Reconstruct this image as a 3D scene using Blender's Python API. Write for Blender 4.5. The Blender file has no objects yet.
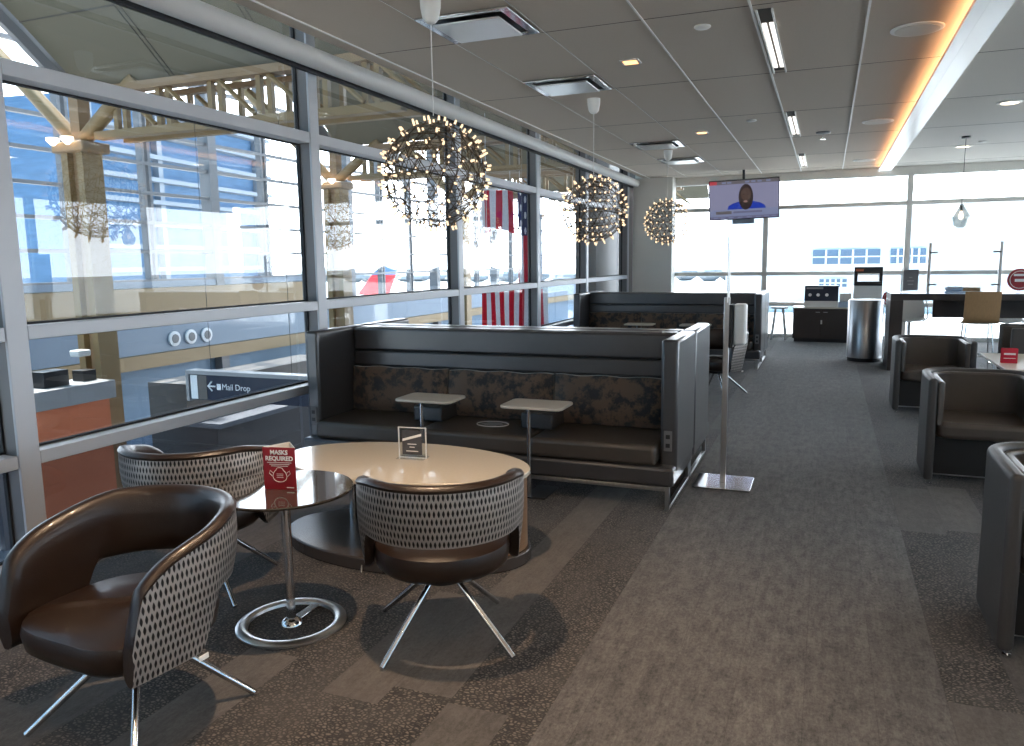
import bpy, bmesh, math, random
from mathutils import Vector, Matrix
random.seed(4)
PI=math.pi
sc=bpy.context.scene
COL=sc.collection
# ------------------------------------------------------------------ materials
def mat(name,col,rough=.6,metal=0,spec=.5,noise=None,bump=None,coat=0,emit=None,estr=0,sheen=0):
    m=bpy.data.materials.new(name); m.use_nodes=True
    N=m.node_tree.nodes; L=m.node_tree.links; b=N['Principled BSDF']
    b.inputs['Base Color'].default_value=(*col,1); b.inputs['Roughness'].default_value=rough
    b.inputs['Metallic'].default_value=metal; b.inputs['Specular IOR Level'].default_value=spec
    b.inputs['Coat Weight'].default_value=coat
    if coat: b.inputs['Coat Roughness'].default_value=.22 if coat==.6 else .05
    if sheen: b.inputs['Sheen Weight'].default_value=sheen
    if emit: b.inputs['Emission Color'].default_value=(*emit,1); b.inputs['Emission Strength'].default_value=estr
    tc=N.new('ShaderNodeTexCoord')
    if noise:
        sc_,amt=noise[0],noise[1]; st=noise[2] if len(noise)>2 else (1,1,1)
        mp=N.new('ShaderNodeMapping'); mp.inputs['Scale'].default_value=st
        L.new(tc.outputs['Object'],mp.inputs[0])
        n=N.new('ShaderNodeTexNoise'); n.inputs['Scale'].default_value=sc_; n.inputs['Detail'].default_value=4
        L.new(mp.outputs[0],n.inputs[0])
        mx=N.new('ShaderNodeMix'); mx.data_type='RGBA'; L.new(n.outputs[0],mx.inputs[0])
        mx.inputs[6].default_value=(*[c*(1-amt) for c in col],1); mx.inputs[7].default_value=(*[min(1,c*(1+amt)) for c in col],1)
        L.new(mx.outputs[2],b.inputs['Base Color'])
    if bump:
        n2=N.new('ShaderNodeTexNoise'); n2.inputs['Scale'].default_value=bump[0]; n2.inputs['Detail'].default_value=3
        L.new(tc.outputs['Object'],n2.inputs[0])
        bp=N.new('ShaderNodeBump'); bp.inputs['Strength'].default_value=bump[1]; bp.inputs['Distance'].default_value=.004
        L.new(n2.outputs[0],bp.inputs['Height']); L.new(bp.outputs[0],b.inputs['Normal'])
    return m
def glassmat(name,tint,refl=1.0,base=.0):
    m=bpy.data.materials.new(name); m.use_nodes=True
    N=m.node_tree.nodes; L=m.node_tree.links; N.clear()
    o=N.new('ShaderNodeOutputMaterial'); t=N.new('ShaderNodeBsdfTransparent'); t.inputs[0].default_value=(*tint,1)
    g=N.new('ShaderNodeBsdfGlossy'); g.inputs['Roughness'].default_value=.0; g.inputs[0].default_value=(1,1,1,1)
    f=N.new('ShaderNodeFresnel'); f.inputs[0].default_value=1.5
    mm=N.new('ShaderNodeMath'); mm.operation='MULTIPLY_ADD'; mm.inputs[1].default_value=refl; mm.inputs[2].default_value=base
    mm.use_clamp=True
    x=N.new('ShaderNodeMixShader')
    ge=N.new('ShaderNodeNewGeometry'); bf=N.new('ShaderNodeMath'); bf.operation='SUBTRACT'; bf.inputs[0].default_value=1; L.new(ge.outputs['Backfacing'],bf.inputs[1])
    fm=N.new('ShaderNodeMath'); fm.operation='MULTIPLY'; L.new(mm.outputs[0],fm.inputs[0]); L.new(bf.outputs[0],fm.inputs[1])
    L.new(f.outputs[0],mm.inputs[0]); L.new(fm.outputs[0],x.inputs[0]); L.new(t.outputs[0],x.inputs[1]); L.new(g.outputs[0],x.inputs[2]); L.new(x.outputs[0],o.inputs[0])
    return m
def emat(name,col,s):
    return mat(name,(.02,.02,.02),.5,emit=col,estr=s)
M={}
M['white_metal']=mat('white_metal',(.5,.52,.56),.38,0,noise=(3,.05))
M['mullion_side']=mat('mullion_side',(.17,.165,.17),.5)
M['gasket']=mat('gasket',(.01,.01,.012),.7)
M['glass']=glassmat('window_glass',(.80,.83,.86),1.0,.02)
M['tinted']=glassmat('tinted_glass',(.60,.64,.70),1.0,.06)
M['clear']=glassmat('clear_acrylic',(.93,.95,.96),1.0,.03)
M['ceil']=mat('ceiling_tile',(.60,.525,.445),.9,noise=(60,.05),bump=(160,.25))
M['ceil_r']=mat('ceiling_acoustic',(.74,.71,.66),.95,noise=(90,.10),bump=(120,.5))
M['seam']=mat('ceiling_seam',(.10,.09,.08),.9)
M['trimw']=mat('white_trim',(.85,.84,.81),.45)
M['wallp']=mat('warm_grey_wall',(.72,.70,.65),.8,noise=(2,.04))
M['farframe']=mat('far_frame_glare',(.72,.69,.64),.5)  # base colour paler to stand in for window glare on the far frames
M['shade']=mat('roller_cassette',(.62,.62,.62),.5)
M['fabric']=mat('grey_vinyl',(.046,.045,.048),.36,noise=(14,.10),bump=(220,.15),coat=.6)
M['fabric_seat']=mat('charcoal_vinyl_seat',(.066,.055,.046),.34,noise=(10,.10),bump=(200,.15))
M['leather']=mat('brown_leather',(.021,.0115,.0075),.33,spec=.42,noise=(9,.22),bump=(260,.22),coat=.15)
M['leather_g']=mat('taupe_leather',(.075,.060,.050),.36,noise=(9,.15),bump=(260,.2))
M['shell_r']=mat('charcoal_shell_fabric',(.048,.043,.041),.5,noise=(120,.15),bump=(300,.2))
M['chrome']=mat('chrome',(.72,.73,.75),.12,1)
M['steel']=mat('brushed_steel',(.45,.45,.46),.3,1,noise=(60,.25,(1,1,.02)))
M['ringsteel']=mat('satin_chrome',(.78,.77,.76),.28,1)
M['darkmetal']=mat('dark_metal',(.03,.03,.032),.4,.6)
M['blackp']=mat('black_plastic',(.012,.012,.013),.4)
M['whitep']=mat('white_plastic',(.72,.72,.70),.35)
M['paper']=mat('white_paper',(.8,.78,.74),.6)
M['red']=mat('red_print',(.30,.010,.018),.4)
M['white_ink']=mat('white_ink',(.85,.83,.8),.6)
M['fadedink']=mat('faded_ink',(.35,.34,.33),.6)
M['darkprint']=mat('dark_print',(.06,.062,.07),.35,noise=(25,.5))
M['quartz']=mat('cream_quartz',(.62,.55,.44),.16,noise=(70,.06),coat=.4)
M['lamwhite']=mat('pale_laminate',(.66,.60,.52),.3)
M['bronze']=mat('dark_bronze_top',(.10,.085,.07),.08,.55,coat=.8)
M['plinth']=mat('grey_brown_plinth',(.10,.085,.078),.25,.5)
M['veneer']=mat('walnut_veneer',(.23,.12,.06),.35,noise=(14,.35,(1,1,12)))
M['espresso']=mat('espresso_wood',(.030,.022,.020),.42,noise=(9,.3,(8,8,1)))
M['tanwood']=mat('tan_bentwood',(.42,.26,.13),.4,noise=(10,.2,(10,10,1)))
M['yellow']=mat('cream_yellow_steel',(.27,.175,.075),.5,noise=(1.5,.08))
M['brownsteel']=mat('tan_brown_steel',(.30,.19,.10),.55)
M['hallframe']=mat('hall_frame',(.15,.15,.16),.5)
M['beam_blue']=mat('blue_grey_panel',(.20,.25,.32),.55)
M['paleblue']=mat('pale_blue_panel',(.13,.21,.31),.55)
M['counter_g']=mat('taupe_counter',(.13,.115,.105),.5)
M['counter_top']=mat('grey_counter_top',(.32,.32,.33),.35)
M['orange']=mat('orange_panel',(.62,.17,.07),.5,noise=(120,.35))
M['teal']=mat('teal_panel',(.03,.25,.30),.5)
M['navy']=mat('navy_sign',(.012,.018,.04),.4)
M['soffit']=mat('soffit_panel',(.155,.14,.10),.8,noise=(1,.05),bump=(40,.2))
M['exwall']=mat('exterior_metal_wall',(.17,.155,.15),.6,noise=(1,.15,(1,6,.05)))
M['concrete']=mat('apron_concrete',(.62,.62,.62),.9,noise=(.05,.12))
M['hallfloor']=mat('terrazzo',(.25,.26,.27),.4,noise=(4,.08))
M['bglass']=mat('blue_facade_glass',(.085,.165,.28),.75,spec=.15,noise=(.6,.4,(1,1,6)))
M['sunsh']=mat('grey_sunshade',(.24,.27,.31),.8,spec=.1)
M['bwhite']=mat('white_sunshade',(.85,.87,.9),.5)
M['bpale']=mat('pale_building',(.75,.76,.78),.8)
M['palewin']=mat('pale_window_band',(.10,.17,.26),.3)
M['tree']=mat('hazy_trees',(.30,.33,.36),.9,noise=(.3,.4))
M['acred']=mat('aircraft_red',(.75,.04,.05),.4)
M['acblue']=mat('aircraft_blue',(.04,.16,.50),.4)
M['bulb']=emat('warm_filament',(1,.70,.42),.75)
M['bulbglass']=glassmat('smoky_pendant_glass',(.62,.60,.56),1.0,.12)
M['brass']=mat('bronze_wire',(.085,.058,.035),.4,.7)
M['amber']=emat('amber_lens',(1,.45,.15),1.6)
M['warmlens']=emat('warm_lens',(1,.80,.55),3)
M['whitelens']=emat('white_tube',(1,.95,.88),.9)
M['glosswhite']=mat('gloss_white_cove',(.80,.79,.76),.22)
M['orangeglow']=emat('cove_orange',(1,.52,.25),6.5)
M['fillglow']=emat('fill_diffuser',(1,.84,.66),9)
M['mirror']=mat('polished_reflector',(.75,.75,.76),.10,1)
M['reflwhite']=mat('satin_reflector',(.7,.7,.68),.28,.7)
M['redplastic']=mat('red_acrylic',(.60,.02,.05),.2)
M['bluegloss']=mat('pale_blue_plastic',(.40,.50,.65),.3)
# textured velvet pillows
def velvet():
    m=mat('brown_velvet',(.05,.035,.026),.7,sheen=.5); N=m.node_tree.nodes; L=m.node_tree.links; b=N['Principled BSDF']
    tc=N.new('ShaderNodeTexCoord'); n=N.new('ShaderNodeTexNoise'); n.inputs['Scale'].default_value=9; n.inputs['Detail'].default_value=6; n.inputs['Roughness'].default_value=.7
    L.new(tc.outputs['Object'],n.inputs[0]); r=N.new('ShaderNodeValToRGB'); e=r.color_ramp.elements
    e[0].position=.43; e[0].color=(.006,.006,.008,1); e[1].position=.53; e[1].color=(.11,.066,.038,1)
    L.new(n.outputs[0],r.inputs[0]); L.new(r.outputs[0],b.inputs['Base Color'])
    return m
M['velvet']=velvet()
# woven shell: rows of lens-shaped slits
def shellmat():
    m=bpy.data.materials.new('slit_weave_shell'); m.use_nodes=True; N=m.node_tree.nodes; L=m.node_tree.links; b=N['Principled BSDF']
    uv=N.new('ShaderNodeUVMap'); sp=N.new('ShaderNodeSeparateXYZ'); L.new(uv.outputs[0],sp.inputs[0])
    def mth(op,a,c=None,d=None):
        k=N.new('ShaderNodeMath'); k.operation=op
        for i,v in enumerate((a,c,d)):
            if v is None: continue
            if isinstance(v,(int,float)): k.inputs[i].default_value=v
            else: L.new(v,k.inputs[i])
        return k.outputs[0]
    v=mth('DIVIDE',sp.outputs[1],.033); row=mth('FLOOR',v); par=mth('MODULO',row,2.0)
    u=mth('ADD',mth('DIVIDE',sp.outputs[0],.0185),mth('MULTIPLY',par,.5))
    fu=mth('SUBTRACT',mth('FRACT',u),.5); fv=mth('SUBTRACT',mth('FRACT',v),.5)
    wn=N.new('ShaderNodeTexNoise'); wn.noise_dimensions='1D'; L.new(mth('MULTIPLY',row,3.7),wn.inputs['W'])
    wd=mth('ADD',.22,mth('MULTIPLY',wn.outputs[0],.16))
    a=mth('POWER',mth('ABSOLUTE',mth('DIVIDE',fu,wd)),1.3); c=mth('POWER',mth('ABSOLUTE',mth('DIVIDE',fv,.46)),1.5)
    s=mth('ADD',a,c)
    mr=N.new('ShaderNodeMapRange'); mr.inputs[1].default_value=.8; mr.inputs[2].default_value=1.15; L.new(s,mr.inputs[0])
    mx=N.new('ShaderNodeMix'); mx.data_type='RGBA'; L.new(mr.outputs[0],mx.inputs[0])
    mx.inputs[6].default_value=(.012,.010,.010,1); mx.inputs[7].default_value=(.36,.325,.30,1)
    L.new(mx.outputs[2],b.inputs['Base Color']); b.inputs['Roughness'].default_value=.40; b.inputs['Metallic'].default_value=.45
    bp=N.new('ShaderNodeBump'); bp.inputs['Strength'].default_value=.8; bp.inputs['Distance'].default_value=.004
    L.new(mr.outputs[0],bp.inputs['Height']); L.new(bp.outputs[0],b.inputs['Normal'])
    return m
M['shell']=shellmat()
# carpet
def carpet():
    m=bpy.data.materials.new('carpet_planks'); m.use_nodes=True; N=m.node_tree.nodes; L=m.node_tree.links; b=N['Principled BSDF']
    tc=N.new('ShaderNodeTexCoord'); P=tc.outputs['Object']; sp=N.new('ShaderNodeSeparateXYZ'); L.new(P,sp.inputs[0])
    def mth(op,a,c=None,clamp=False):
        k=N.new('ShaderNodeMath'); k.operation=op; k.use_clamp=clamp
        for i,v in enumerate((a,c)):
            if v is None: continue
            if isinstance(v,(int,float)): k.inputs[i].default_value=v
            else: L.new(v,k.inputs[i])
        return k.outputs[0]
    def mapped(s):
        q=N.new('ShaderNodeMapping'); q.inputs['Scale'].default_value=s; L.new(P,q.inputs[0]); return q.outputs[0]
    def noise(vec,scale,det=4,rg=.6):
        n=N.new('ShaderNodeTexNoise'); n.inputs['Scale'].default_value=scale; n.inputs['Detail'].default_value=det; n.inputs['Roughness'].default_value=rg; L.new(vec,n.inputs[0]); return n.outputs[0]
    def ramp(f,p0,c0,p1,c1):
        r=N.new('ShaderNodeValToRGB'); e=r.color_ramp.elements; e[0].position=p0;e[0].color=(*c0,1);e[1].position=p1;e[1].color=(*c1,1); L.new(f,r.inputs[0]); return r.outputs[0]
    def mix(f,a,c,t='MIX'):
        x=N.new('ShaderNodeMix'); x.data_type='RGBA'; x.blend_type=t
        if isinstance(f,(int,float)): x.inputs[0].default_value=f
        else: L.new(f,x.inputs[0])
        L.new(a,x.inputs[6]); L.new(c,x.inputs[7]); return x.outputs[2]
    # plank id
    px=mth('FLOOR',mth('DIVIDE',mth('ADD',sp.outputs[0],.02),.25))
    wn0=N.new('ShaderNodeTexWhiteNoise'); wn0.noise_dimensions='1D'; L.new(px,wn0.inputs['W'])
    py=mth('FLOOR',mth('ADD',sp.outputs[1],wn0.outputs[0]))
    cv=N.new('ShaderNodeCombineXYZ'); L.new(px,cv.inputs[0]); L.new(py,cv.inputs[1])
    wn=N.new('ShaderNodeTexWhiteNoise'); wn.noise_dimensions='2D'; L.new(cv.outputs[0],wn.inputs['Vector'])
    rnd=wn.outputs['Value']
    # streaked ground
    st=noise(mapped((34,4.5,1)),1.0,7,.72); st2=noise(mapped((5,.7,1)),1.3,3)
    streak=ramp(mth('ADD',mth('MULTIPLY',st,.75),mth('MULTIPLY',st2,.25)),.40,(.034,.032,.032),.62,(.180,.168,.158))
    fine=noise(mapped((1,.6,1)),75,6,.75); 
    streak=mix(.45,streak,ramp(fine,.36,(.012,.012,.012),.64,(.27,.255,.245)))
    # pebble
    vo=N.new('ShaderNodeTexVoronoi'); vo.feature='DISTANCE_TO_EDGE'; vo.inputs['Scale'].default_value=64; vo.inputs['Randomness'].default_value=1
    wob=N.new('ShaderNodeMapping'); wob.inputs['Scale'].default_value=(.85,1.15,1); L.new(P,wob.inputs[0]); L.new(wob.outputs[0],vo.inputs['Vector'])
    peb=ramp(vo.outputs['Distance'],.09,(.005,.005,.006),.30,(.185,.155,.130))
    peb=mix(.35,peb,ramp(noise(mapped((9,1.5,1)),1,4),.35,(.05,.046,.044),.7,(.16,.145,.13)),'MIX')
    peb2=ramp(vo.outputs['Distance'],.09,(.005,.005,.006),.30,(.185,.155,.130))
    peb=mix(.55,peb,peb2)
    leftm=N.new('ShaderNodeMapRange'); L.new(sp.outputs[0],leftm.inputs[0]); leftm.inputs[1].default_value=-.893; leftm.inputs[2].default_value=-.897
    rightm=N.new('ShaderNodeMapRange'); L.new(sp.outputs[0],rightm.inputs[0]); rightm.inputs[1].default_value=.478; rightm.inputs[2].default_value=.482
    zone=mth('MAXIMUM',leftm.outputs[0],rightm.outputs[0])
    pk=mth('LESS_THAN',rnd,.74)
    pm=mth('MULTIPLY',zone,pk)
    blot=noise(mapped((1.5,.9,1)),1.6,5,.65)
    patch=ramp(noise(mapped((9,4,1)),1.8,9,.85),.42,(.032,.030,.030),.58,(.165,.153,.145))
    basecol=mix(.45,streak,patch)
    tan=mix(.5,basecol,ramp(rnd,.74,(.060,.053,.047),1.0,(.130,.112,.097)))
    basecol=mix(zone,basecol,tan)
    peb=mix(ramp(blot,.42,(0,0,0),.62,(.55,.55,.55)),peb,basecol)
    c=mix(pm,basecol,peb)
    shade=N.new('ShaderNodeTexWhiteNoise'); shade.noise_dimensions='3D'; sv=N.new('ShaderNodeCombineXYZ'); L.new(px,sv.inputs[0]); L.new(py,sv.inputs[1]); sv.inputs[2].default_value=7.3; L.new(sv.outputs[0],shade.inputs['Vector'])
    c=mix(1.0,c,ramp(shade.outputs['Value'],0,(.84,.84,.84),1,(1.0,1.0,1.0)),'MULTIPLY')
    # darker plank joints
    fx=mth('FRACT',mth('DIVIDE',mth('ADD',sp.outputs[0],.02),.25)); j=mth('LESS_THAN',fx,.012)
    dk=N.new('ShaderNodeRGB'); dk.outputs[0].default_value=(.03,.028,.027,1)
    c=mix(mth('MULTIPLY',j,.35),c,dk.outputs[0])
    L.new(c,b.inputs['Base Color']); b.inputs['Roughness'].default_value=.93; b.inputs['Specular IOR Level'].default_value=.25; b.inputs['Sheen Weight'].default_value=.13; b.inputs['Sheen Roughness'].default_value=.45
    bp=N.new('ShaderNodeBump'); bp.inputs['Strength'].default_value=.5; bp.inputs['Distance'].default_value=.004; L.new(fine,bp.inputs['Height']); L.new(bp.outputs[0],b.inputs['Normal'])
    return m
M['carpet']=carpet()
# ------------------------------------------------------------------ geometry
class MB:
    def __init__(s): s.v=[]; s.f=[]; s.uv=[]
    def add(s,vs,fs,uvs=None):
        n=len(s.v); s.v+= [tuple(v) for v in vs]; s.f+=[tuple(i+n for i in f) for f in fs]
        s.uv += uvs if uvs else [None]*len(fs)
        return s
    def box(s,x0,x1,y0,y1,z0,z1):
        vs=[(x,y,z) for x in (x0,x1) for y in (y0,y1) for z in (z0,z1)]
        return s.add(vs,[(0,1,3,2),(4,6,7,5),(0,4,5,1),(2,3,7,6),(0,2,6,4),(1,5,7,3)])
    def tube(s,pts,r,n=10,r1=None):
        pts=[Vector(p) for p in pts]; k=len(pts); vs=[]; fs=[]
        up=None
        for i,p in enumerate(pts):
            t=(pts[min(i+1,k-1)]-pts[max(i-1,0)]).normalized()
            if up is None: up=t.orthogonal().normalized()
            a=(up-t*up.dot(t)).normalized(); up=a; c=t.cross(a)
            rr=r if r1 is None else r+(r1-r)*i/(k-1)
            for j in range(n):
                q=2*PI*j/n; vs.append(p+(a*math.cos(q)+c*math.sin(q))*rr)
        for i in range(k-1):
            for j in range(n):
                fs.append((i*n+j,i*n+(j+1)%n,(i+1)*n+(j+1)%n,(i+1)*n+j))
        fs.append(tuple(range(n))[::-1]); fs.append(tuple((k-1)*n+j for j in range(n)))
        return s.add(vs,fs)
    def loop(s,pts,r,n=8):   # closed tube
        pts=[Vector(p) for p in pts]; k=len(pts); vs=[]; fs=[]
        for i,p in enumerate(pts):
            t=(pts[(i+1)%k]-pts[i-1]).normalized(); a=Vector((0,0,1)); a=(a-t*a.dot(t)).normalized(); c=t.cross(a)
            for j in range(n):
                q=2*PI*j/n; vs.append(p+(a*math.cos(q)+c*math.sin(q))*r)
        for i in range(k):
            i2=(i+1)%k
            for j in range(n): fs.append((i*n+j,i*n+(j+1)%n,i2*n+(j+1)%n,i2*n+j))
        return s.add(vs,fs)
    def lathe(s,prof,n=40,sx=1,sy=1,c=(0,0,0)):
        vs=[];fs=[];k=len(prof)
        for r,z in prof:
            for j in range(n):
                q=2*PI*j/n; vs.append((c[0]+r*math.cos(q)*sx,c[1]+r*math.sin(q)*sy,c[2]+z))
        for i in range(k-1):
            for j in range(n): fs.append((i*n+j,i*n+(j+1)%n,(i+1)*n+(j+1)%n,(i+1)*n+j))
        fs.append(tuple(range(n))[::-1]); fs.append(tuple((k-1)*n+j for j in range(n)))
        return s.add(vs,fs)
    def prism(s,poly,z0,z1):
        n=len(poly); vs=[(x,y,z0) for x,y in poly]+[(x,y,z1) for x,y in poly]
        fs=[tuple(range(n))[::-1],tuple(range(n,2*n))]+[(i,(i+1)%n,n+(i+1)%n,n+i) for i in range(n)]
        return s.add(vs,fs)
    def xf(s,m):
        s.v=[tuple(m@Vector(v)) for v in s.v]; return s
    def build(s,name,m,parent=None,bevel=0,seg=2,smooth=False,sub=0,loc=None,rot=None):
        me=bpy.data.meshes.new(name); me.from_pydata(s.v,[],s.f); me.update()
        if any(u for u in s.uv):
            l=me.uv_layers.new(name='UVMap')
            for p,u in zip(me.polygons,s.uv):
                if u:
                    for li,q in zip(p.loop_indices,u): l.data[li].uv=q
        bm=bmesh.new(); bm.from_mesh(me); bmesh.ops.recalc_face_normals(bm,faces=bm.faces); bm.to_mesh(me); bm.free()
        me.materials.append(M[m] if isinstance(m,str) else m)
        o=bpy.data.objects.new(name,me); COL.objects.link(o)
        if parent: o.parent=parent
        if loc: o.location=loc
        if rot: o.rotation_euler=rot
        if bevel:
            b=o.modifiers.new('bevel','BEVEL'); b.width=bevel; b.segments=seg; b.limit_method='ANGLE'; b.angle_limit=math.radians(40)
        if sub:
            q=o.modifiers.new('sub','SUBSURF'); q.levels=sub; q.render_levels=sub
        if smooth or bevel:
            me.polygons.foreach_set('use_smooth',[True]*len(me.polygons))
            if not sub: 
                try: me.set_sharp_from_angle(angle=math.radians(42))
                except Exception: pass
        return o
def rbox(x0,x1,y0,y1,r,n=6):
    pts=[]
    for cx,cy,a in ((x1-r,y1-r,0),(x0+r,y1-r,90),(x0+r,y0+r,180),(x1-r,y0+r,270)):
        for i in range(n+1):
            q=math.radians(a+90*i/n); pts.append((cx+r*math.cos(q),cy+r*math.sin(q)))
    return pts
def tag(o,label=None,cat=None,group=None,kind=None):
    if label: o['label']=label
    if cat: o['category']=cat
    if group: o['group']=group
    if kind: o['kind']=kind
    return o
def empty(name,loc=(0,0,0),rz=0,label=None,cat=None,group=None,kind=None):
    o=bpy.data.objects.new(name,None); COL.objects.link(o); o.location=loc; o.rotation_euler=(0,0,rz)
    o.empty_display_size=.1
    return tag(o,label,cat,group,kind)
KIDS={}
def kids(o): return [c for c in bpy.data.objects if c.parent==o]
def dup(root,loc,rz,label=None,group=None):
    def cp(o,par):
        c=o.copy(); COL.objects.link(c)
        if par: c.parent=par
        for ch in kids(o): 
            if ch not in done: cp(ch,c)
        done.add(c)
        return c
    done=set(); r=cp(root,None); r.location=loc; r.rotation_euler=(0,0,rz)
    if label: r['label']=label
    if group: r['group']=group
    return r
def text(name,s,size,m,parent,loc,rot,ext=.0008,align='CENTER',bold=0):
    cu=bpy.data.curves.new(name,'FONT'); cu.body=s; cu.size=size; cu.extrude=ext; cu.align_x=align; cu.align_y='CENTER'; cu.offset=bold; cu.resolution_u=3
    t=bpy.data.objects.new(name+'_tmp',cu); COL.objects.link(t); bpy.context.view_layer.update()
    me=bpy.data.meshes.new_from_object(t.evaluated_get(bpy.context.evaluated_depsgraph_get())); me.name=name
    bpy.data.objects.remove(t); me.materials.clear(); me.materials.append(M[m])
    o=bpy.data.objects.new(name,me); COL.objects.link(o); o.parent=parent; o.location=loc; o.rotation_euler=rot
    return o
def smooth(t): t=max(0,min(1,t)); return t*t*(3-2*t)
def S(o): o['kind']='structure'; return o

# ------------------------------------------------------------------ room shell
XW=-4.0; YF=17.4; HC=3.4
S(MB().box(-4.25,7.0,-3.0,YF+.2,-.25,0).build('floor','carpet'))
# main ceiling: tiles with dark cross seams and white lengthwise trims are parts
ce=S(MB().box(-3.74,.918,-3.0,YF,HC,HC+.08).build('ceiling','ceil'))
sm=MB()
for k in range(-2,8):
    y=3.80+2.15*k; sm.box(-3.6,.915,y-.004,y+.004,HC-.0015,HC)
for x in (-2.85,-2.09): sm.box(x-.004,x+.004,-3,YF-.2,HC-.0015,HC)
sm.build('ceiling_seam','seam',ce)
for x,w,h in ((-3.61,.012,.012),(-2.85,.005,.004),(-2.09,.005,.004),(-1.33,.013,.010),(-.57,.017,.012),(.20,.017,.012)):
    MB().box(x-w/2,x+w/2,-3,YF-.25,HC-h,HC-.0016).build('ceiling_rail','trimw',ce)
MB().box(-3.76,-3.735,-3,YF-.4,HC,HC+.55).build('ceiling_fascia','ceil',ce)
c2=S(MB().box(1.072,7.0,-3.0,YF,HC,HC+.08).build('ceiling_right','ceil_r'))
sm=MB()
for k in range(-2,8):
    y=3.80+2.15*k; sm.box(1.12,7,y-.005,y+.005,HC-.0015,HC)
sm.build('ceiling_seam','seam',c2)
S(MB().box(-4.3,-3.70,-3.0,YF,3.95,4.05).build('ceiling_recess','wallp'))
S(MB().box(-4.3,7.0,YF-.02,YF+.25,3.30,4.05).build('wall_far','wallp'))
S(MB().box(-4.3,7.2,-3.2,-3.0,0,4.05).build('wall_back','wallp'))
S(MB().box(7.0,7.2,-3.2,YF,0,.6).build('wall_right','wallp')); S(MB().box(7.0,7.2,-3.2,YF,3.1,4.05).build('wall_right','wallp'))
for i in range(7):  # right-wall windows added out of view to let in more daylight
    y0=-3.0+2.9*i; y1=min(y0+2.9,YF); w=S(empty('window_%d'%(30+i),(7.0,y0,0)))
    MB().box(.02,.18,-.06,.06,.6,3.1).build('mullion','wallp',w); MB().box(.08,.09,.06,y1-y0-.06,.6,3.1).build('pane','glass',w)
S(MB().box(-3.97,-3.12,YF-.42,YF-.021,0,HC).build('pillar_corner','wallp'))
# left curtain wall, one bay per window
bays=[-2.45,.27,2.86,5.60,8.36,11.05,13.6,16.7]
def rail_z(): return [(.0,.05),(.58,.652),(1.27,1.345),(2.65,2.735),(3.90,3.95)]
for i in range(len(bays)-1):
    y0,y1=bays[i],bays[i+1]
    w=S(empty('window_%d'%(i+1),(XW,y0,0)))
    L_=y1-y0
    MB().box(-.02,.0,-.06,.06,0,3.95).build('mullion_cap','white_metal',w,bevel=.003)
    MB().box(-.165,-.021,-.05,.05,0,3.95).build('mullion','mullion_side',w)
    for z0,z1 in rail_z():
        MB().box(-.165,-.005,.065,L_-.065,z0,z1).build('transom','white_metal',w,bevel=.004)
    zz=rail_z()
    for (a,b),(c,d) in zip(zz[:-1],zz[1:]):
        MB().box(-.138,-.128,.06,L_-.06,b+.012,c-.012).build('pane','tinted' if a<.1 else 'glass',w)
        g=MB()
        g.box(-.145,-.118,.051,.064,b,c); g.box(-.145,-.118,L_-.064,L_-.051,b,c); g.box(-.145,-.118,.064,L_-.064,b,b+.012); g.box(-.145,-.118,.064,L_-.064,c-.012,c)
        g.build('gasket','gasket',w)
w=S(empty('trim_1',(XW,bays[-1],0)))
MB().box(-.02,.0,-.03,.05,0,3.95).build('mullion_cap','white_metal',w); MB().box(-.165,-.021,-.05,.05,0,3.95).build('mullion','mullion_side',w)
MB().box(-.22,-.02,.05,.75,0,3.95).build('return_panel','exwall',w)
S(MB().box(-4.3,-4.0,-3.0,YF,-.3,-.001).build('wall_left_sill','white_metal'))
# roller shade cassette along the head of the windows
rs=empty('roller_shade',(-3.86,0,3.28),0,'long grey roller blind cassette running along the top of the left windows','blind')
MB().lathe([(.078,0),(.078,19.6)],24).xf(Matrix.Translation((0,-2.8,0))@Matrix.Rotation(-PI/2,4,'X')).build('cassette','shade',rs,smooth=True)
MB().box(-.10,-.06,-2.8,16.8,-.09,-.06).build('hem_bar','gasket',rs)
for y in bays[1:]: MB().box(-.145,-.0,y-.02,y+.02,-.02,.02).build('bracket','mullion_side',rs)
# far curtain wall
mx=[-3.94,-1.24,1.45,4.15,6.85]
fr=[(0.0,.07),(.66,.74),(1.30,1.38),(2.67,2.75),(3.24,3.30)]
for i in range(4):
    x0,x1=mx[i],mx[i+1]
    w=S(empty('window_%d'%(i+9),(x0,YF,0))); L_=x1-x0
    MB().box(-.05,.05,0,.18,0,3.26).build('mullion','farframe',w) if i else None
    for z0,z1 in fr:
        MB().box(.05,L_-.05,.01,.17,z0,z1).build('transom','farframe',w)
    for (a,b),(c,d) in zip(fr[:-1],fr[1:]):
        MB().box(.05,L_-.05,.08,.09,b,c).build('pane','glass',w)
S(MB().box(-3.11,7,YF-.06,YF-.021,3.25,HC-.001).build('trim_2','wallp'))
# cove light strip between the ceilings
cs=empty('cove_light',(1.02,7.2,HC),0,'long glowing white light strip with orange edge glow in the ceiling','light')
MB().box(-.10,.05,-10.2,9.9,-.10,.07).build('housing','glosswhite',cs)
lg=MB(); lg.box(-.19,-.101,-10.2,9.9,-.10,-.092); lg.box(-.19,-.185,-10.2,9.9,-.0919,-.065); lg.build('cove_ledge','glosswhite',cs)
tag(MB().box(-.15,-.13,-10.2,9.9,-.0918,-.072).build('led_strip','orangeglow',cs),'orange glowing strip')

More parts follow.
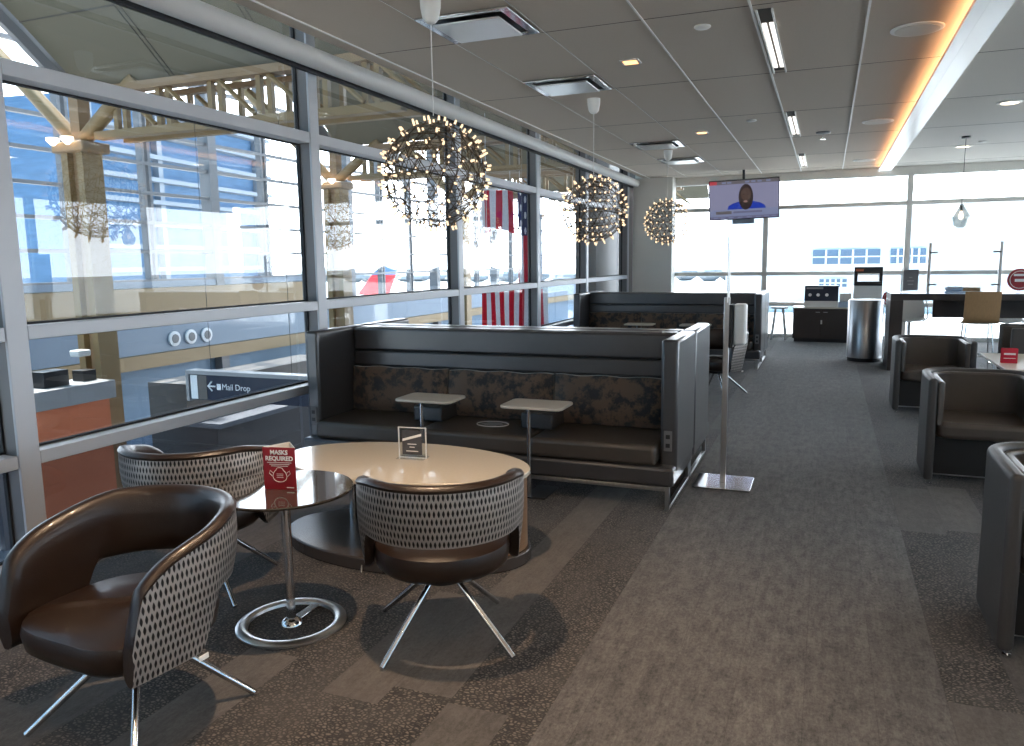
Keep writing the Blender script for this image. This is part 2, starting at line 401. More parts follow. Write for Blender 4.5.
# ------------------------------------------------------------------ ceiling fixtures
def canopy_lbl(i): return ''
vents=[(-2.47,5.55,'large square ceiling air diffuser nearest the camera, grey blue face'),(-2.47,7.72,'square ceiling air diffuser just in front of the middle spiky chandelier'),
       (-2.47,12.15,'square ceiling air diffuser directly in front of the farthest spiky chandelier canopy'),(-2.47,14.2,'farthest square ceiling air diffuser, behind the last chandelier canopy')]
v0=empty('air_diffuser',(0,0,HC),0,vents[0][2],'air vent','square ceiling air diffusers')
f=MB()
for a,b,c,d in ((-.36,.36,.27,.33),(-.36,.36,-.33,-.27),(-.36,-.29,-.27,.27),(.29,.36,-.27,.27)): f.box(a,b,c,d,-.022,-.002)
f.build('frame','mirror',v0,bevel=.006)
MB().prism(rbox(-.26,.26,-.24,.24,.01,2),-.05,-.036).build('face_plate','reflwhite',v0,bevel=.004)
MB().box(-.29,.29,-.27,.27,-.004,-.0018).build('throat','blackp',v0)
MB().box(-.02,.02,-.02,.02,-.036,-.004).build('stem','blackp',v0)
for i,(x,y,l) in enumerate(vents):
    if i==0: v0.location=(x,y,HC)
    else: dup(v0,(x,y,HC),0,l)
# recessed twin slot lights along the white rail
sl=empty('slot_light',(-.49,4.96,HC),0,'nearest recessed twin-tube slot light in the grey ceiling','light','slot lights in the ceiling rail')
MB().box(-.055,.060,-.95,1.0,-.003,-.0018).build('recess','seam',sl)
for x in (-.050,.055): MB().box(x-.006,x+.006,-.95,1.05,-.022,-.002).build('side_flange','trimw',sl)
for x in (-.022,.030): MB().box(x-.016,x+.016,-.6,.85,-.012,-.0035).build('tube','whitelens',sl)
sl.location=(-.49,7.0,HC)
dup(sl,(-.49,11.2,HC),0,'middle slot light, second of three along the white ceiling rail')
dup(sl,(-.49,15.3,HC),0,'farthest slot light, last of three along the white ceiling rail')
# small square downlights with amber lens
dl=empty('square_downlight',(-1.69,7.09,HC),0,'small square downlight glowing orange, between the second and fourth tile rows','light','square downlights')
MB().prism(rbox(-.085,.085,-.085,.085,.01,2),-.012,-.0018).build('trim_ring','trimw',dl,bevel=.002)
MB().box(-.058,.058,-.058,.058,-.016,-.012).build('lens','amber',dl)
d2=dup(dl,(-1.69,11.32,HC),0,'small square downlight farther back, pale lens, right of the third vent')
# ceiling speakers (large discs)
sp=empty('ceiling_speaker',(.57,7.05,HC),0,'large round white ceiling speaker nearest the camera beside the orange glow','ceiling speaker','round ceiling speakers')
MB().lathe([(.19,-.0018),(.19,-.010),(.175,-.016),(.16,-.014)],40).build('rim','trimw',sp,smooth=True)
MB().lathe([(.158,-.014),(.158,-.018),(.0001,-.0182)],40).build('grille','wallp',sp,smooth=True)
dup(sp,(.53,11.47,HC),0,'second round ceiling speaker, midway along the orange glow')
dup(sp,(.54,15.84,HC),0,'farthest round ceiling speaker near the far windows')
# detector discs
dt=empty('ceiling_sensor',(-.95,6.29,HC),0,'small white disc sensor left of the nearest slot light','sensor','small disc sensors')
MB().lathe([(.062,-.0018),(.062,-.012),(.05,-.02),(.0001,-.021)],28).build('disc','trimw',dt,smooth=True)
dup(dt,(-.97,10.65,HC),0,'small white disc sensor left of the middle slot light')
spk=empty('sprinkler_head',(-.13,12.1,HC),0,'fire sprinkler with dark round plate hanging below the ceiling','sprinkler')
MB().lathe([(.10,.0),(.09,-.02),(.03,-.03)],28).build('plate','mullion_side',spk,smooth=True)
MB().lathe([(.012,-.02),(.012,-.09),(.04,-.092),(.04,-.1),(.001,-.101)],18).build('nozzle','mirror',spk,smooth=True)
rd=empty('round_downlight',(1.87,10.78,HC),0,'round warm downlight in the pale ceiling at the right edge','light','round downlights in the pale ceiling')
MB().lathe([(.13,-.0018),(.13,-.012),(.09,-.014)],28).build('trim_ring','trimw',rd,smooth=True)
MB().lathe([(.088,-.006),(.088,-.015),(.0001,-.0152)],28).build('lens','warmlens',rd,smooth=True)
dup(rd,(1.94,14.65,HC),0,'round warm downlight in the pale ceiling near the glass pendant')
dup(dt,(2.14,14.17,HC),0,'small white disc sensor in the pale ceiling by the glass pendant')
# downlights above the lounge corner (just out of frame) that light chairs and carpet; last two added for brightness
for i,(x,y,p,l) in enumerate([(-1.72,2.62,135,'round downlight over the lounge corner'),(.3,2.2,22,'added round downlight over the aisle'),(-1.3,.6,45,'added round downlight behind the near chair')]):
    q=dup(rd,(x,y,HC),0,l)
    ld=bpy.data.lights.new('downlight_beam','SPOT'); ld.energy=p; ld.color=(1,.70,.46); ld.spot_size=math.radians(95); ld.spot_blend=.9; ld.shadow_soft_size=.03
    lo=bpy.data.objects.new('downlight_beam',ld); COL.objects.link(lo); lo.location=(x,y,HC-.03)

pl=empty('fill_panel',(0,0,HC),0,'added flat square ceiling light panel, out of view','light','added ceiling light panels')  # glowing panels added out of view as fill for the room
MB().box(-.3,.3,-.3,.3,-.012,0).build('frame','trimw',pl); MB().box(-.28,.28,-.28,.28,-.016,-.0121).build('diffuser','fillglow',pl)
pts_=[(3.9,1.5),(3.9,5.0),(3.9,8.5),(5.6,3.2),(5.6,6.8),(-1.0,-1.6),(1.6,-1.6),(1.9,1.0)]
for i,(x,y) in enumerate(pts_):
    if i==0: pl.location=(x,y,HC)
    else: dup(pl,(x,y,HC),0)
# ------------------------------------------------------------------ chandeliers
def ico(sub):
    bm=bmesh.new(); bmesh.ops.create_icosphere(bm,subdivisions=sub,radius=1)
    v=[x.co.copy() for x in bm.verts]; e=[(a.verts[0].index,a.verts[1].index) for a in bm.edges]; bm.free(); return v,e
def chandelier(x,y,zc,R,label,near):
    c=empty('spiky_chandelier',(x,y,HC),0,label,'chandelier','spherical spiky chandeliers')
    MB().lathe([(.001,-.16),(.03,-.158),(.055,-.13),(.068,-.06),(.07,-.0018)],28).build('ceiling_canopy','trimw',c,smooth=True)
    MB().tube([(0,0,-.15),(0,0,zc+R-HC)],.0035,6).build('suspension_cable','trimw',c)
    V,E=ico(3); rot=Matrix.Rotation(.35,3,'X')@Matrix.Rotation(.5,3,'Z'); V=[rot@v for v in V]
    cen=Vector((0,0,zc-HC)); Ri=R*.88
    fm=MB()
    for a,b in E: fm.tube([cen+V[a]*Ri,cen+V[b]*Ri],.0030,4)
    V2,E2=ico(2); im=MB()
    for a,b in E2: im.tube([cen+V2[a]*Ri*.9,cen+V2[b]*Ri*.9],.0026,3)
    im.build('inner_wire_sphere','brass',c)
    cam=Vector((0,0,1.65)); 
    order=sorted(range(len(V)),key=lambda k:(Vector((x,y,HC))+cen+V[k]*R-cam).length)
    def one(mbm,mbg,d):
        d=d.normalized(); p=cen+d*Ri
        mbm.tube([p,p+d*(R-Ri)*.45],.006,6)
        mbm.tube([p+d*(R-Ri)*.5,p+d*(R-Ri)*.62,p+d*(R-Ri)*1.0],.0085,7,.0065)
    rods=fm
    rest=MB()
    for n,k in enumerate(order):
        d=V[k]; p=cen+d*Ri; t=rest if n>=100 else MB()
        rods.tube([p-d*.004,p+d*(R-Ri)*.40],.0065,5)
        t.tube([p+d*(R-Ri)*.40,p+d*(R-Ri)*.55,p+d*(R-Ri)*.9,p+d*(R-Ri)*1.0],.009 if near else .0105,6,.006)
        if n<100: t.build('bulb','bulb',c,smooth=True)
    rods.build('wire_sphere','brass',c)
    o=rest.build('far_bulbs','bulb',c,smooth=True); o['kind']='stuff'
    return c
chandelier(-2.53,4.9,2.25,.395,'nearest and largest spiky chandelier, wire globe with glowing tips before the second window',True)
chandelier(-2.43,8.5,2.21,.39,'middle spiky wire globe chandelier of three, in front of the far window bays',False)
chandelier(-2.45,12.9,2.27,.385,'farthest spiky wire globe chandelier, before the corner pillar',False)
# glass pendant on the right
gp=empty('glass_pendant',(1.82,13.5,HC),0,'faceted clear glass pendant lamp on a thin cord before the far windows','pendant lamp')
MB().lathe([(.06,-.0018),(.06,-.03),(.01,-.035)],24).build('ceiling_canopy','darkmetal',gp,smooth=True)
MB().tube([(0,0,-.03),(0,0,-1.0)],.004,6).build('cord','darkmetal',gp)
MB().lathe([(.02,-.97),(.05,-1.03),(.13,-1.17),(.10,-1.30),(.05,-1.33)],7).build('shade','bulbglass',gp)
MB().lathe([(.02,-1.0),(.02,-1.08)],10).build('socket','darkmetal',gp)
MB().lathe([(.012,-1.08),(.035,-1.15),(.03,-1.19),(.001,-1.21)],14).build('bulb','warmlens',gp,smooth=True)
# reflections' neighbours: more pendants out of frame to the right
for (x,y,l) in ((4.4,11.5,'faceted glass pendant lamp above the high counter'),):
    dup(gp,(x,y,HC),0,l)

# ------------------------------------------------------------------ sofas
def sofa(loc,rz,label):
    W=2.96; D=.83
    s=empty('high_back_sofa',loc,rz,label,'sofa','charcoal high-back sofas')
    # local: front at y=0, back at y=D, x from 0..W
    zt=1.13
    for x0,side in ((0,-1),(W-.115,1)):
        MB().box(x0,x0+.115,.10,D,.235,zt).build('arm_panel','fabric',s,bevel=.022,seg=3)
    MB().box(.117,W-.117,D-.17,D-.005,.24,zt-.005).build('back_panel','fabric',s,bevel=.022,seg=3)
    MB().box(.12,W-.12,D-.222,D-.172,.93,zt-.01).build('headrest_band','fabric',s,bevel=.02,seg=3)
    MB().box(.12,W-.12,D-.222,D-.172,.80,.925).build('shoulder_band','fabric',s,bevel=.014,seg=3)
    MB().box(.005,W-.005,0,D-.02,.155,.285).build('base','fabric',s,bevel=.022,seg=3) 
    n=3; sw=(W-.24)/n
    for i in range(n):
        x0=.12+i*sw
        MB().box(x0+.004,x0+sw-.004,.005,D-.24,.288,.425).build('seat_cushion','fabric_seat',s,bevel=.032,seg=4)
        p=MB(); nx,nz=14,6; vs=[];fs=[]
        x1,x2=x0+.006,x0+sw-.006; z1,z2=.43,.795
        for side in (0,1):
            for a in range(nx+1):
                for b in range(nz+1):
                    u=a/nx; v=b/nz; puff=(1-abs(2*u-1)**6)*(1-abs(2*v-1)**4)
                    y=(D-.28-.05*puff-.008*math.sin(u*37+i)*puff) if side==0 else (D-.24)
                    vs.append((x1+(x2-x1)*u,y+.03*v,z1+(z2-z1)*v-.006*math.sin(u*17+2*i)*(v>.9)))
        m=(nx+1)*(nz+1)
        for a in range(nx):
            for b in range(nz):
                q=a*(nz+1)+b; fs.append((q,q+nz+1,q+nz+2,q+1)); fs.append((m+q,m+q+1,m+q+nz+2,m+q+nz+1))
        rim=[a*(nz+1) for a in range(nx+1)]+[nx*(nz+1)+b for b in range(1,nz+1)]+[a*(nz+1)+nz for a in range(nx-1,-1,-1)]+[b for b in range(nz-1,0,-1)]
        for k in range(len(rim)):
            a,b=rim[k],rim[(k+1)%len(rim)]; fs.append((a,b,m+b,m+a))
        p.add(vs,fs); tag(p.build('back_cushion','velvet',s,smooth=True),'mottled brown velvet back cushion')
    for i in (1,2):
        x0=.12+i*sw
        MB().box(x0-.16,x0+.09,.27,D-.24,.427,.545).build('divider_block','fabric',s,bevel=.015,seg=3)
    # sled frame
    f=MB()
    for x in (.03,W-.06):
        f.box(x,x+.03,.005,.035,0,.155); f.box(x,x+.03,D-.035,D-.005,0,.235); f.box(x,x+.03,.035,D-.035,0,.022)
    f.box(.06,W-.06,.008,.032,.125,.152); f.box(.06,W-.06,D-.032,D-.008,.125,.152)
    for x in (1.45,): f.box(x,x+.03,.008,.032,0,.125); f.box(x,x+.03,.032,D-.04,0,.02); f.box(x,x+.03,D-.04,D-.01,0,.125)
    f.build('sled_frame','steel',s,bevel=.003)
    for x in (.055,W-.06):
        o=MB().box(x-.027,x+.027,.088,.0995,.38,.52).build('outlet_plate','mullion_side',s,bevel=.004)
        for z in (.42,.48): MB().box(x-.014,x+.014,.085,.088,z-.014,z+.014).build('socket','blackp',o)
    return s
s1=sofa((-3.845,5.02,0),0,'nearest long charcoal high-back sofa with brown velvet cushions facing the camera')
s2=dup(s1,(-.885,6.71,0),PI,'high-back sofa back to back behind the nearest sofa, facing away')
s3=dup(s1,(-3.845,12.15,0),0,'second charcoal high-back sofa facing the camera, farther down the aisle')
s4=dup(s1,(-.885,13.84,0),PI,'farthest high-back sofa, back to back behind the second facing sofa')
def laptop_table(x,y,label,h=.66):
    t=empty('laptop_table',(x,y,0),0,label,'side table','white laptop tables at the sofas')
    MB().prism(rbox(-.23,.23,-.05,.27,.05),h-.02,h).build('table_top','lamwhite',t,bevel=.006)
    MB().tube([(-.02,.0,.01),(-.02,.0,h-.02)],.014,14).build('post','chrome',t,smooth=True)
    MB().prism(rbox(-.06,.10,-.02,.30,.015),0,.011).build('foot_plate','darkmetal',t,bevel=.003)
    return t
t1=laptop_table(-1.87,4.98,'white topped laptop table with chrome post at the sofa, right one of the two')
dup(t1,(-2.72,4.99,0),0,'white topped laptop table at the nearest sofa, left one, behind the acrylic sign')
dup(t1,(-2.73,12.1,0),0,'white laptop table at the farther sofa, left one')
dup(t1,(-1.86,12.1,0),0,'white laptop table at the farther sofa, right one above the front sofa corner')
# oval seat decal
dc=empty('seat_decal',(-2.33,5.36,.4262),0,'white oval outline sticker on the middle seat of the nearest sofa','sticker')
pts=[(.125*math.cos(2*PI*i/48),.095*math.sin(2*PI*i/48),.002) for i in range(48)]
MB().loop(pts,.0028,6).build('outline','white_ink',dc)
for z,a in ((.04,.06),(.0,.085),(-.04,.05)): MB().box(-a,a,z-.008,z+.008,.0,.002).build('print_line','fadedink',dc)

# ------------------------------------------------------------------ barrel swivel chairs
def barrel_chair(loc,rz,label):
    c=empty('barrel_chair',loc,rz,label,'chair','barrel swivel chairs with perforated shells')
    R=.362; La=.29; th=.052
    def path(s):     # s arc length from back centre, signed ; back at +y, opening -y
        a=abs(s); sg=1 if s>=0 else -1
        if a<R*PI/2:
            q=a/R; return Vector((sg*R*math.sin(q),R*math.cos(q),0)),Vector((sg*math.sin(q),math.cos(q),0))
        t=(a-R*PI/2)/La; x=R-.02*t*t; n=Vector((sg*1,-.14*t,0)).normalized()
        return Vector((sg*x,-La*t,0)),n
    smax=R*PI/2+La; n=72
    def top(s): 
        t=abs(s)/smax; k=max(0,(t-.64)/.36)
        return .775-.045*smooth((t-.40)/.35)-.21*(1-math.sqrt(max(0,1-k*k)))
    def bot(s):
        t=abs(s)/smax; return .525-.195*smooth((t-.53)/.17)
    out=MB(); inn=MB(); ov=[];ou=[];iv=[]
    K=9; J=11
    for i in range(n+1):
        s=-smax+2*smax*i/n; p,nm=path(s); zt,zb=top(s),bot(s)
        e=1-smooth((abs(s)-(smax-.05))/.05)     # rounding at the arm ends
        zt2=zb+(zt-zb)*(.72+.28*e); 
        for k in range(K+1):
            v=k/K; z=zb+(zt2-.018-zb)*v
            bul=.010*math.sin(PI*v)-.022*(1-v)
            ov.append(tuple(p+nm*bul+Vector((0,0,z)))); ou.append((s+1,z))
        # inner+top roll section from the outer top edge over to the inner bottom and under
        h=zt2-zb
        sec=[(-.001,h-.018),(.004,h-.006),(-.006,h+.008),(-.024,h+.012),(-.044,h+.004),(-.060,h-.02),(-.066,h*.6),(-.068,h*.3),(-.064,.02),(-.045,.0),(-.022,.0)]
        for d,z in sec: iv.append(tuple(p+nm*(d*(1 if e>.5 else .9))+Vector((0,0,zb+z))))
    fs=[];uvs=[]
    for i in range(n):
        for k in range(K):
            a=i*(K+1)+k; b=a+K+1; fs.append((a,b,b+1,a+1)); uvs.append([ou[a],ou[b],ou[b+1],ou[a+1]])
    out.add(ov,fs,uvs)
    fs=[]
    for i in range(n):
        for k in range(J-1):
            a=i*J+k; b=a+J; fs.append((a,b,b+1,a+1))
    # arm end caps
    def cap(i):
        ring=[i*J+k for k in range(J)]; return ring
    m=len(iv); endf=[]
    for i in (0,n):
        ring=[iv[i*J+k] for k in range(J)]; o_=[ov[i*(K+1)+k] for k in range(K+1)]
        base=len(iv); iv+=o_
        endf.append(tuple([i*J+k for k in range(J)]+[base+k for k in range(K+1)]))
    fs+=endf; inn.add(iv,fs)
    inn.build('backrest','leather',c,smooth=True)
    tag(out.build('outer_shell','shell',c,smooth=True),'grey shell patterned with rows of dark slits')
    seat=MB()
    prof=[(.20,.315),(.255,.325),(.278,.35),(.285,.40),(.278,.432),(.25,.448),(.12,.456),(.001,.458)]
    vs=[];N_=48
    for r,z in prof:
        for j in range(N_):
            q=2*PI*j/N_; cx,cy=math.cos(q),math.sin(q)
            w=1.0
            if cy<0: ex=.5; x=math.copysign(abs(cx)**ex,cx); y=math.copysign(abs(cy)**ex,cy)
            else: x,y=cx,cy
            vs.append((x*r*1.05,y*r*(1.0 if cy>=0 else 1.07)-.01,z+.012-(.012 if cy<-.6 else 0)*abs(cy)))
    fs=[]
    for i in range(len(prof)-1):
        for j in range(N_): fs.append((i*N_+j,i*N_+(j+1)%N_,(i+1)*N_+(j+1)%N_,(i+1)*N_+j))
    fs.append(tuple(range(N_))); fs.append(tuple((len(prof)-1)*N_+j for j in range(N_)))
    seat.add(vs,fs); seat.build('seat','leather',c,smooth=True)
    MB().lathe([(.10,.27),(.12,.29),(.12,.314)],24).build('swivel_plate','darkmetal',c,smooth=True)
    for k in range(4):
        a=PI/4+k*PI/2; d=Vector((math.cos(a),math.sin(a),0))
        MB().tube([d*.07+Vector((0,0,.285)),d*.385+Vector((0,0,.010))],.0135,10,.0125).build('leg','chrome',c,smooth=True)
    MB().box(.355,.359,-.05,-.01,.312,.330).build('label_tab','paper',c)
    return c
def face(dx,dy): return math.atan2(dy,dx)+PI/2
b1=barrel_chair((-2.29,1.98,0),face(-.06,-1),'brown leather barrel chair in the left foreground, open front toward the camera')
b2=dup(b1,(-2.95,3.0,0),face(-.3,.95),'barrel chair by the window behind the foreground chair')
b3=dup(b1,(-1.53,2.94,0),face(-.50,.87),'barrel chair with its back to the camera at the oval cream table')
b4=dup(b1,(-1.22,9.75,0),face(-.35,-.93),'distant barrel chair partly hidden behind the near sofas and dispenser post')

# ------------------------------------------------------------------ tables of the lounge corner
rt=empty('round_side_table',(-2.25,2.79,0),0,'round dark glossy side table on a chrome pole holding the red sign','table')
MB().lathe([(.29,.632),(.305,.636),(.31,.645),(.306,.650),(.001,.650)],64).build('table_top','bronze',rt,smooth=True)
MB().tube([(0,0,.02),(0,0,.632)],.021,20).build('pole','chrome',rt,smooth=True)
g=MB(); prof_=[(.25,.001),(.25,.010),(.235,.020),(.212,.022),(.198,.014),(.195,.001)]; n_=72; k_=len(prof_)
g.add([(r*math.cos(2*PI*a/n_),r*math.sin(2*PI*a/n_),z) for a in range(n_) for r,z in prof_],[(a*k_+b,((a+1)%n_)*k_+b,((a+1)%n_)*k_+(b+1)%k_,a*k_+(b+1)%k_) for a in range(n_) for b in range(k_)])
g.build('base_ring','ringsteel',rt,smooth=True)
MB().box(-.022,.022,0,.19,0,.014).build('base_bar','chrome',rt,bevel=.003); MB().lathe([(.05,0),(.045,.016),(.023,.03)],24).build('pole_foot','chrome',rt,smooth=True)
bt=empty('oval_coffee_table',(-2.25,3.86,0),0,'large oval cream stone topped table on a brown oval plinth before the sofa','table')
def ell(a,b,n=72,e=1.0): return [(math.copysign(abs(math.cos(2*PI*i/n))**e,math.cos(2*PI*i/n))*a,math.copysign(abs(math.sin(2*PI*i/n))**e,math.sin(2*PI*i/n))*b) for i in range(n)]
MB().prism(ell(.775,.435),.485,.515).build('table_top','quartz',bt,bevel=.006)
MB().prism(ell(.775,.43),0,.075).build('plinth','plinth',bt,bevel=.008)
p=MB(); pts=ell(.755,.415,96); out=[];k0=-20;k1=24
ar=[pts[i%96] for i in range(k0,k1+1)]; inner=[(x*.96,y*.93) for x,y in ar][::-1]
p.prism(ar+inner,.076,.484); p.build('curved_support','veneer',bt,bevel=.002)
MB().tube([(-.45,.15,.076),(-.45,.15,.484)],.03,16).build('support_post','chrome',bt,smooth=True)

# tent sign: MASKS REQUIRED
ms=empty('mask_sign',(-2.245,2.76,.6505),math.radians(12),'red three-sided tent card reading MASKS REQUIRED on the round table','sign')
w,h=.155,.195; dpt=.11
g=MB(); A=(-w/2,0,0);B=(w/2,0,0);C_=(.0,dpt,0)
g.add([A,B,C_,(-w/2,0,h),(w/2,0,h),(0,dpt,h),(-w/2+.002,.002,0),(w/2-.002,.002,0),(0,dpt-.003,0),(-w/2+.002,.002,h),(w/2-.002,.002,h),(0,dpt-.003,h)],
 [(0,1,4,3),(1,2,5,4),(2,0,3,5),(7,6,9,10),(8,7,10,11),(6,8,11,9),(0,6,7,1),(1,7,8,2),(2,8,6,0),(3,4,10,9),(4,5,11,10),(5,3,9,11)])
g.build('card','paper',ms)
tag(MB().box(-w/2,w/2,-.0012,-.0002,0,h).build('front_panel','red',ms),'red printed front')
RX=(PI/2,0,0)
text('lettering','MASKS',.028,'white_ink',ms,(0,-.0016,h-.024),RX,bold=.0008); text('lettering','REQUIRED',.028,'white_ink',ms,(0,-.0016,h-.052),RX,bold=.0008)
for z,a in ((.124,.058),(.116,.048),(.108,.040)): MB().box(-a,a,-.002,-.0012,z,z+.0022).build('print_line','white_ink',ms)
pts=[]
for i in range(40):
    q=2*PI*i/40; x=.033*math.cos(q)*(1-.12*math.sin(q)); z=.030*math.sin(q)+(.006 if abs(math.cos(q))<.5 and math.sin(q)>0 else 0); pts.append((x,-.002,.066+z))
MB().loop(pts,.0011,5).build('mask_drawing','white_ink',ms)
ear=MB()
for sg in (1,-1):
    ear.tube([(sg*.033,-.002,.078),(sg*.046,-.002,.088),(sg*.05,-.002,.075),(sg*.036,-.002,.062)],.0009,5)
ear.build('mask_drawing','white_ink',ms)
for z in (.072,.064,.056): MB().box(-.016,.016,-.002,-.0012,z,z+.0012).build('mask_line','white_ink',ms)
MB().box(.03,.065,-.002,-.0012,.009,.013).build('print_line','white_ink',ms)
# acrylic sign holder
ac=empty('acrylic_sign',(-2.225,3.93,.5155),math.radians(6),'clear acrylic stand with a dark grey card on the oval table','sign')
MB().box(-.088,.088,-.004,.004,.0,.185).build('acrylic_plate','clear',ac,bevel=.001)
MB().box(-.088,.088,-.05,.05,0,.003).build('acrylic_foot','clear',ac)
fr_=MB()
for a,b,c,d in ((-.088,-.083,0,.185),(.083,.088,0,.185),(-.083,.083,.180,.185),(-.083,.083,0,.004)): fr_.box(a,b,-.0055,.0055,c,d)
fr_.build('edge','whitep',ac)
MB().box(-.062,.062,-.0062,-.0045,.022,.165).build('card','darkprint',ac)
MB().add([(-.06,-.0068,.10),(.06,-.0068,.135),(.06,-.0068,.15),(-.06,-.0068,.115),(-.06,-.0063,.10),(.06,-.0063,.135),(.06,-.0063,.15),(-.06,-.0063,.115)],[(0,1,2,3),(7,6,5,4),(0,4,5,1),(3,2,6,7),(0,3,7,4),(1,5,6,2)]).build('card_stripe','white_ink',ac)
for z,a in ((.082,.028),(.064,.016),(.040,.038)): MB().box(-a,a,-.0070,-.0063,z,z+.005).build('print_line','white_ink',ac)

# hand sanitizer stand
hs=empty('sanitizer_stand',(-.655,5.80,0),0,'floor stand with square polished base and white hand sanitizer dispenser beside the sofa','dispenser stand')
MB().prism(rbox(-.205,.205,-.19,.20,.02),0,.012).build('base_plate','mirror',hs,bevel=.003)
MB().box(-.025,.015,-.02,.01,.012,1.38).build('post','steel',hs,bevel=.003)
MB().box(.016,.045,-.06,.06,1.02,1.33).build('back_plate','darkmetal',hs,bevel=.005)
MB().prism(rbox(.046,.135,-.062,.062,.03),1.04,1.335).build('dispenser','whitep',hs,bevel=.018,seg=3)
MB().box(.0,.004,-.075,.075,1.345,1.80).build('sign_panel','whitep',hs)

# ------------------------------------------------------------------ tub armchairs (right side)
def tub(loc,rz,label,W=.76,D=.70,H_=.785):
    c=empty('tub_armchair',loc,rz,label,'armchair','taupe tub armchairs')
    # U path, front at -y. outer offset outline
    th=.062; r=.20
    def upath(off,n=10):
        a=W/2-off; b=D/2-off; rr=r-off+.02
        pts=[(-a,-D/2)]
        for i in range(n+1):
            q=PI-PI/2*i/n; pts.append((-a+rr+rr*math.cos(q),b-rr+rr*math.sin(q)))
        for i in range(n+1):
            q=PI/2-PI/2*i/n; pts.append((a-rr+rr*math.cos(q),b-rr+rr*math.sin(q)))
        pts.append((a,-D/2)); return pts
    o=upath(0); i_=upath(th)
    MB().prism(o+i_[::-1],.035,H_).build('shell','shell_r',c,bevel=.024,seg=4)
    li=upath(th+.001); l2=upath(th+.045)
    MB().prism([p for p in li]+[ (x,y+.02) if k in (0,len(l2)-1) else (x,y) for k,(x,y) in enumerate(l2)][::-1],.44,H_-.022).build('inner_back','leather_g',c,bevel=.015,seg=3)
    a=W/2-th-.004
    MB().prism(rbox(-a,a,-D/2+.015,D/2-.10,.09),.345,.465).build('seat_cushion','leather_g',c,bevel=.035,seg=4)
    MB().box(-a,a,-D/2+.14,D/2-.12,.06,.343).build('under_panel','blackp',c)
    MB().box(-a,a,-D/2+.16,-D/2+.19,.045,.075).build('front_rail','steel',c)
    for sx in (-1,1):
        for y in (-D/2+.05,D/2-.20):
            MB().lathe([(.018,0),(.018,.012),(.008,.014),(.008,.036)],14,c=(sx*(W/2-.045),y,0)).build('foot_glide','chrome',c,smooth=True)
    return c
a3=tub((1.09,3.88,0),0,'tub armchair nearest the camera, cut off by the right edge of the picture')
dup(a3,(1.09,6.58,0),0,'middle tub armchair on the right with its seat facing the camera')
dup(a3,(1.08,9.45,0),0,'farthest camera-facing tub armchair, in front of the high counter')
dup(a3,(2.44,11.28,0),-PI/2,'dark tub armchair at the far end of the long low table, by the right edge')
lt=empty('low_table',(2.05,9.95,0),0,'long pale topped low table between the tub armchairs, partly hidden','table')
MB().prism(rbox(-.32,.32,-.75,.75,.03),.47,.50).build('table_top','lamwhite',lt,bevel=.005)
MB().box(-.05,.05,-.5,.5,.02,.47).build('pedestal','espresso',lt); MB().box(-.2,.2,-.6,.6,0,.02).build('base_plate','darkmetal',lt)
rdx=empty('red_sign_holder',(1.86,9.75,.5005),0,'small red acrylic card holder standing on the long low table','sign')
MB().box(-.075,.075,-.03,-.024,0,.16).build('front_card','redplastic',rdx); MB().box(-.075,.075,.024,.03,0,.16).build('rear_card','redplastic',rdx); MB().box(-.075,.075,-.024,.024,.0,.004).build('foot','redplastic',rdx)
MB().box(-.055,.055,-.0315,-.0302,.05,.056).build('print_line','white_ink',rdx); MB().box(-.055,.055,-.0315,-.0302,.09,.11).build('print_block','white_ink',rdx)

# ------------------------------------------------------------------ high counter with stools
hc=empty('high_counter',(.87,12.6,0),0,'long dark brown high counter table with a thick end leg at the right','counter')
MB().box(0,4.6,0,.9,1.03,1.12).build('counter_top','espresso',hc,bevel=.004)
MB().box(0,.17,0,.9,0,1.029).build('end_leg','espresso',hc,bevel=.004); MB().box(4.4,4.58,0,.9,0,1.029).build('end_leg','espresso',hc,bevel=.004)
MB().box(.60,4.39,.42,.47,.76,1.029).build('modesty_panel','espresso',hc)
MB().box(.0,4.6,.0,.9,1.121,1.128).build('glass_surface','bluegloss',hc)
def bscreen(x0,x1,label):
    g=empty('glass_screen',(x0,12.85,1.128),0,label,'screen')
    L_=x1-x0
    for x in (0,L_):
        MB().box(x-.02,x+.02,-.02,.02,0,.72).build('post','steel',g,bevel=.003)
        for z in (.12,.58):
            MB().tube([(x,-.02,z),(x+(.10 if x==0 else -.10),-.02,z)],.012,10).build('standoff','mullion_side',g)
    MB().box(.06,L_-.06,-.006,-.0,.05,.75).build('pane','clear',g)
    return g
bscreen(1.37,2.26,'clear glass divider screen between two metal posts on the high counter')
wh=empty('counter_sign',(1.13,12.75,1.128),0,'grey card in a clear white edged holder on the left end of the high counter','sign')
MB().box(-.12,.12,-.004,.004,0,.36).build('holder','clear',wh); MB().box(-.095,.10,-.008,-.0045,.04,.34).build('card','mullion_side',wh); MB().box(-.125,-.11,-.008,.008,0,.36).build('edge','whitep',wh)
for z,a in ((.22,.02),(.17,.045),(.12,.035)): MB().box(-a,a,-.009,-.0081,z,z+.014).build('print_line','fadedink',wh)
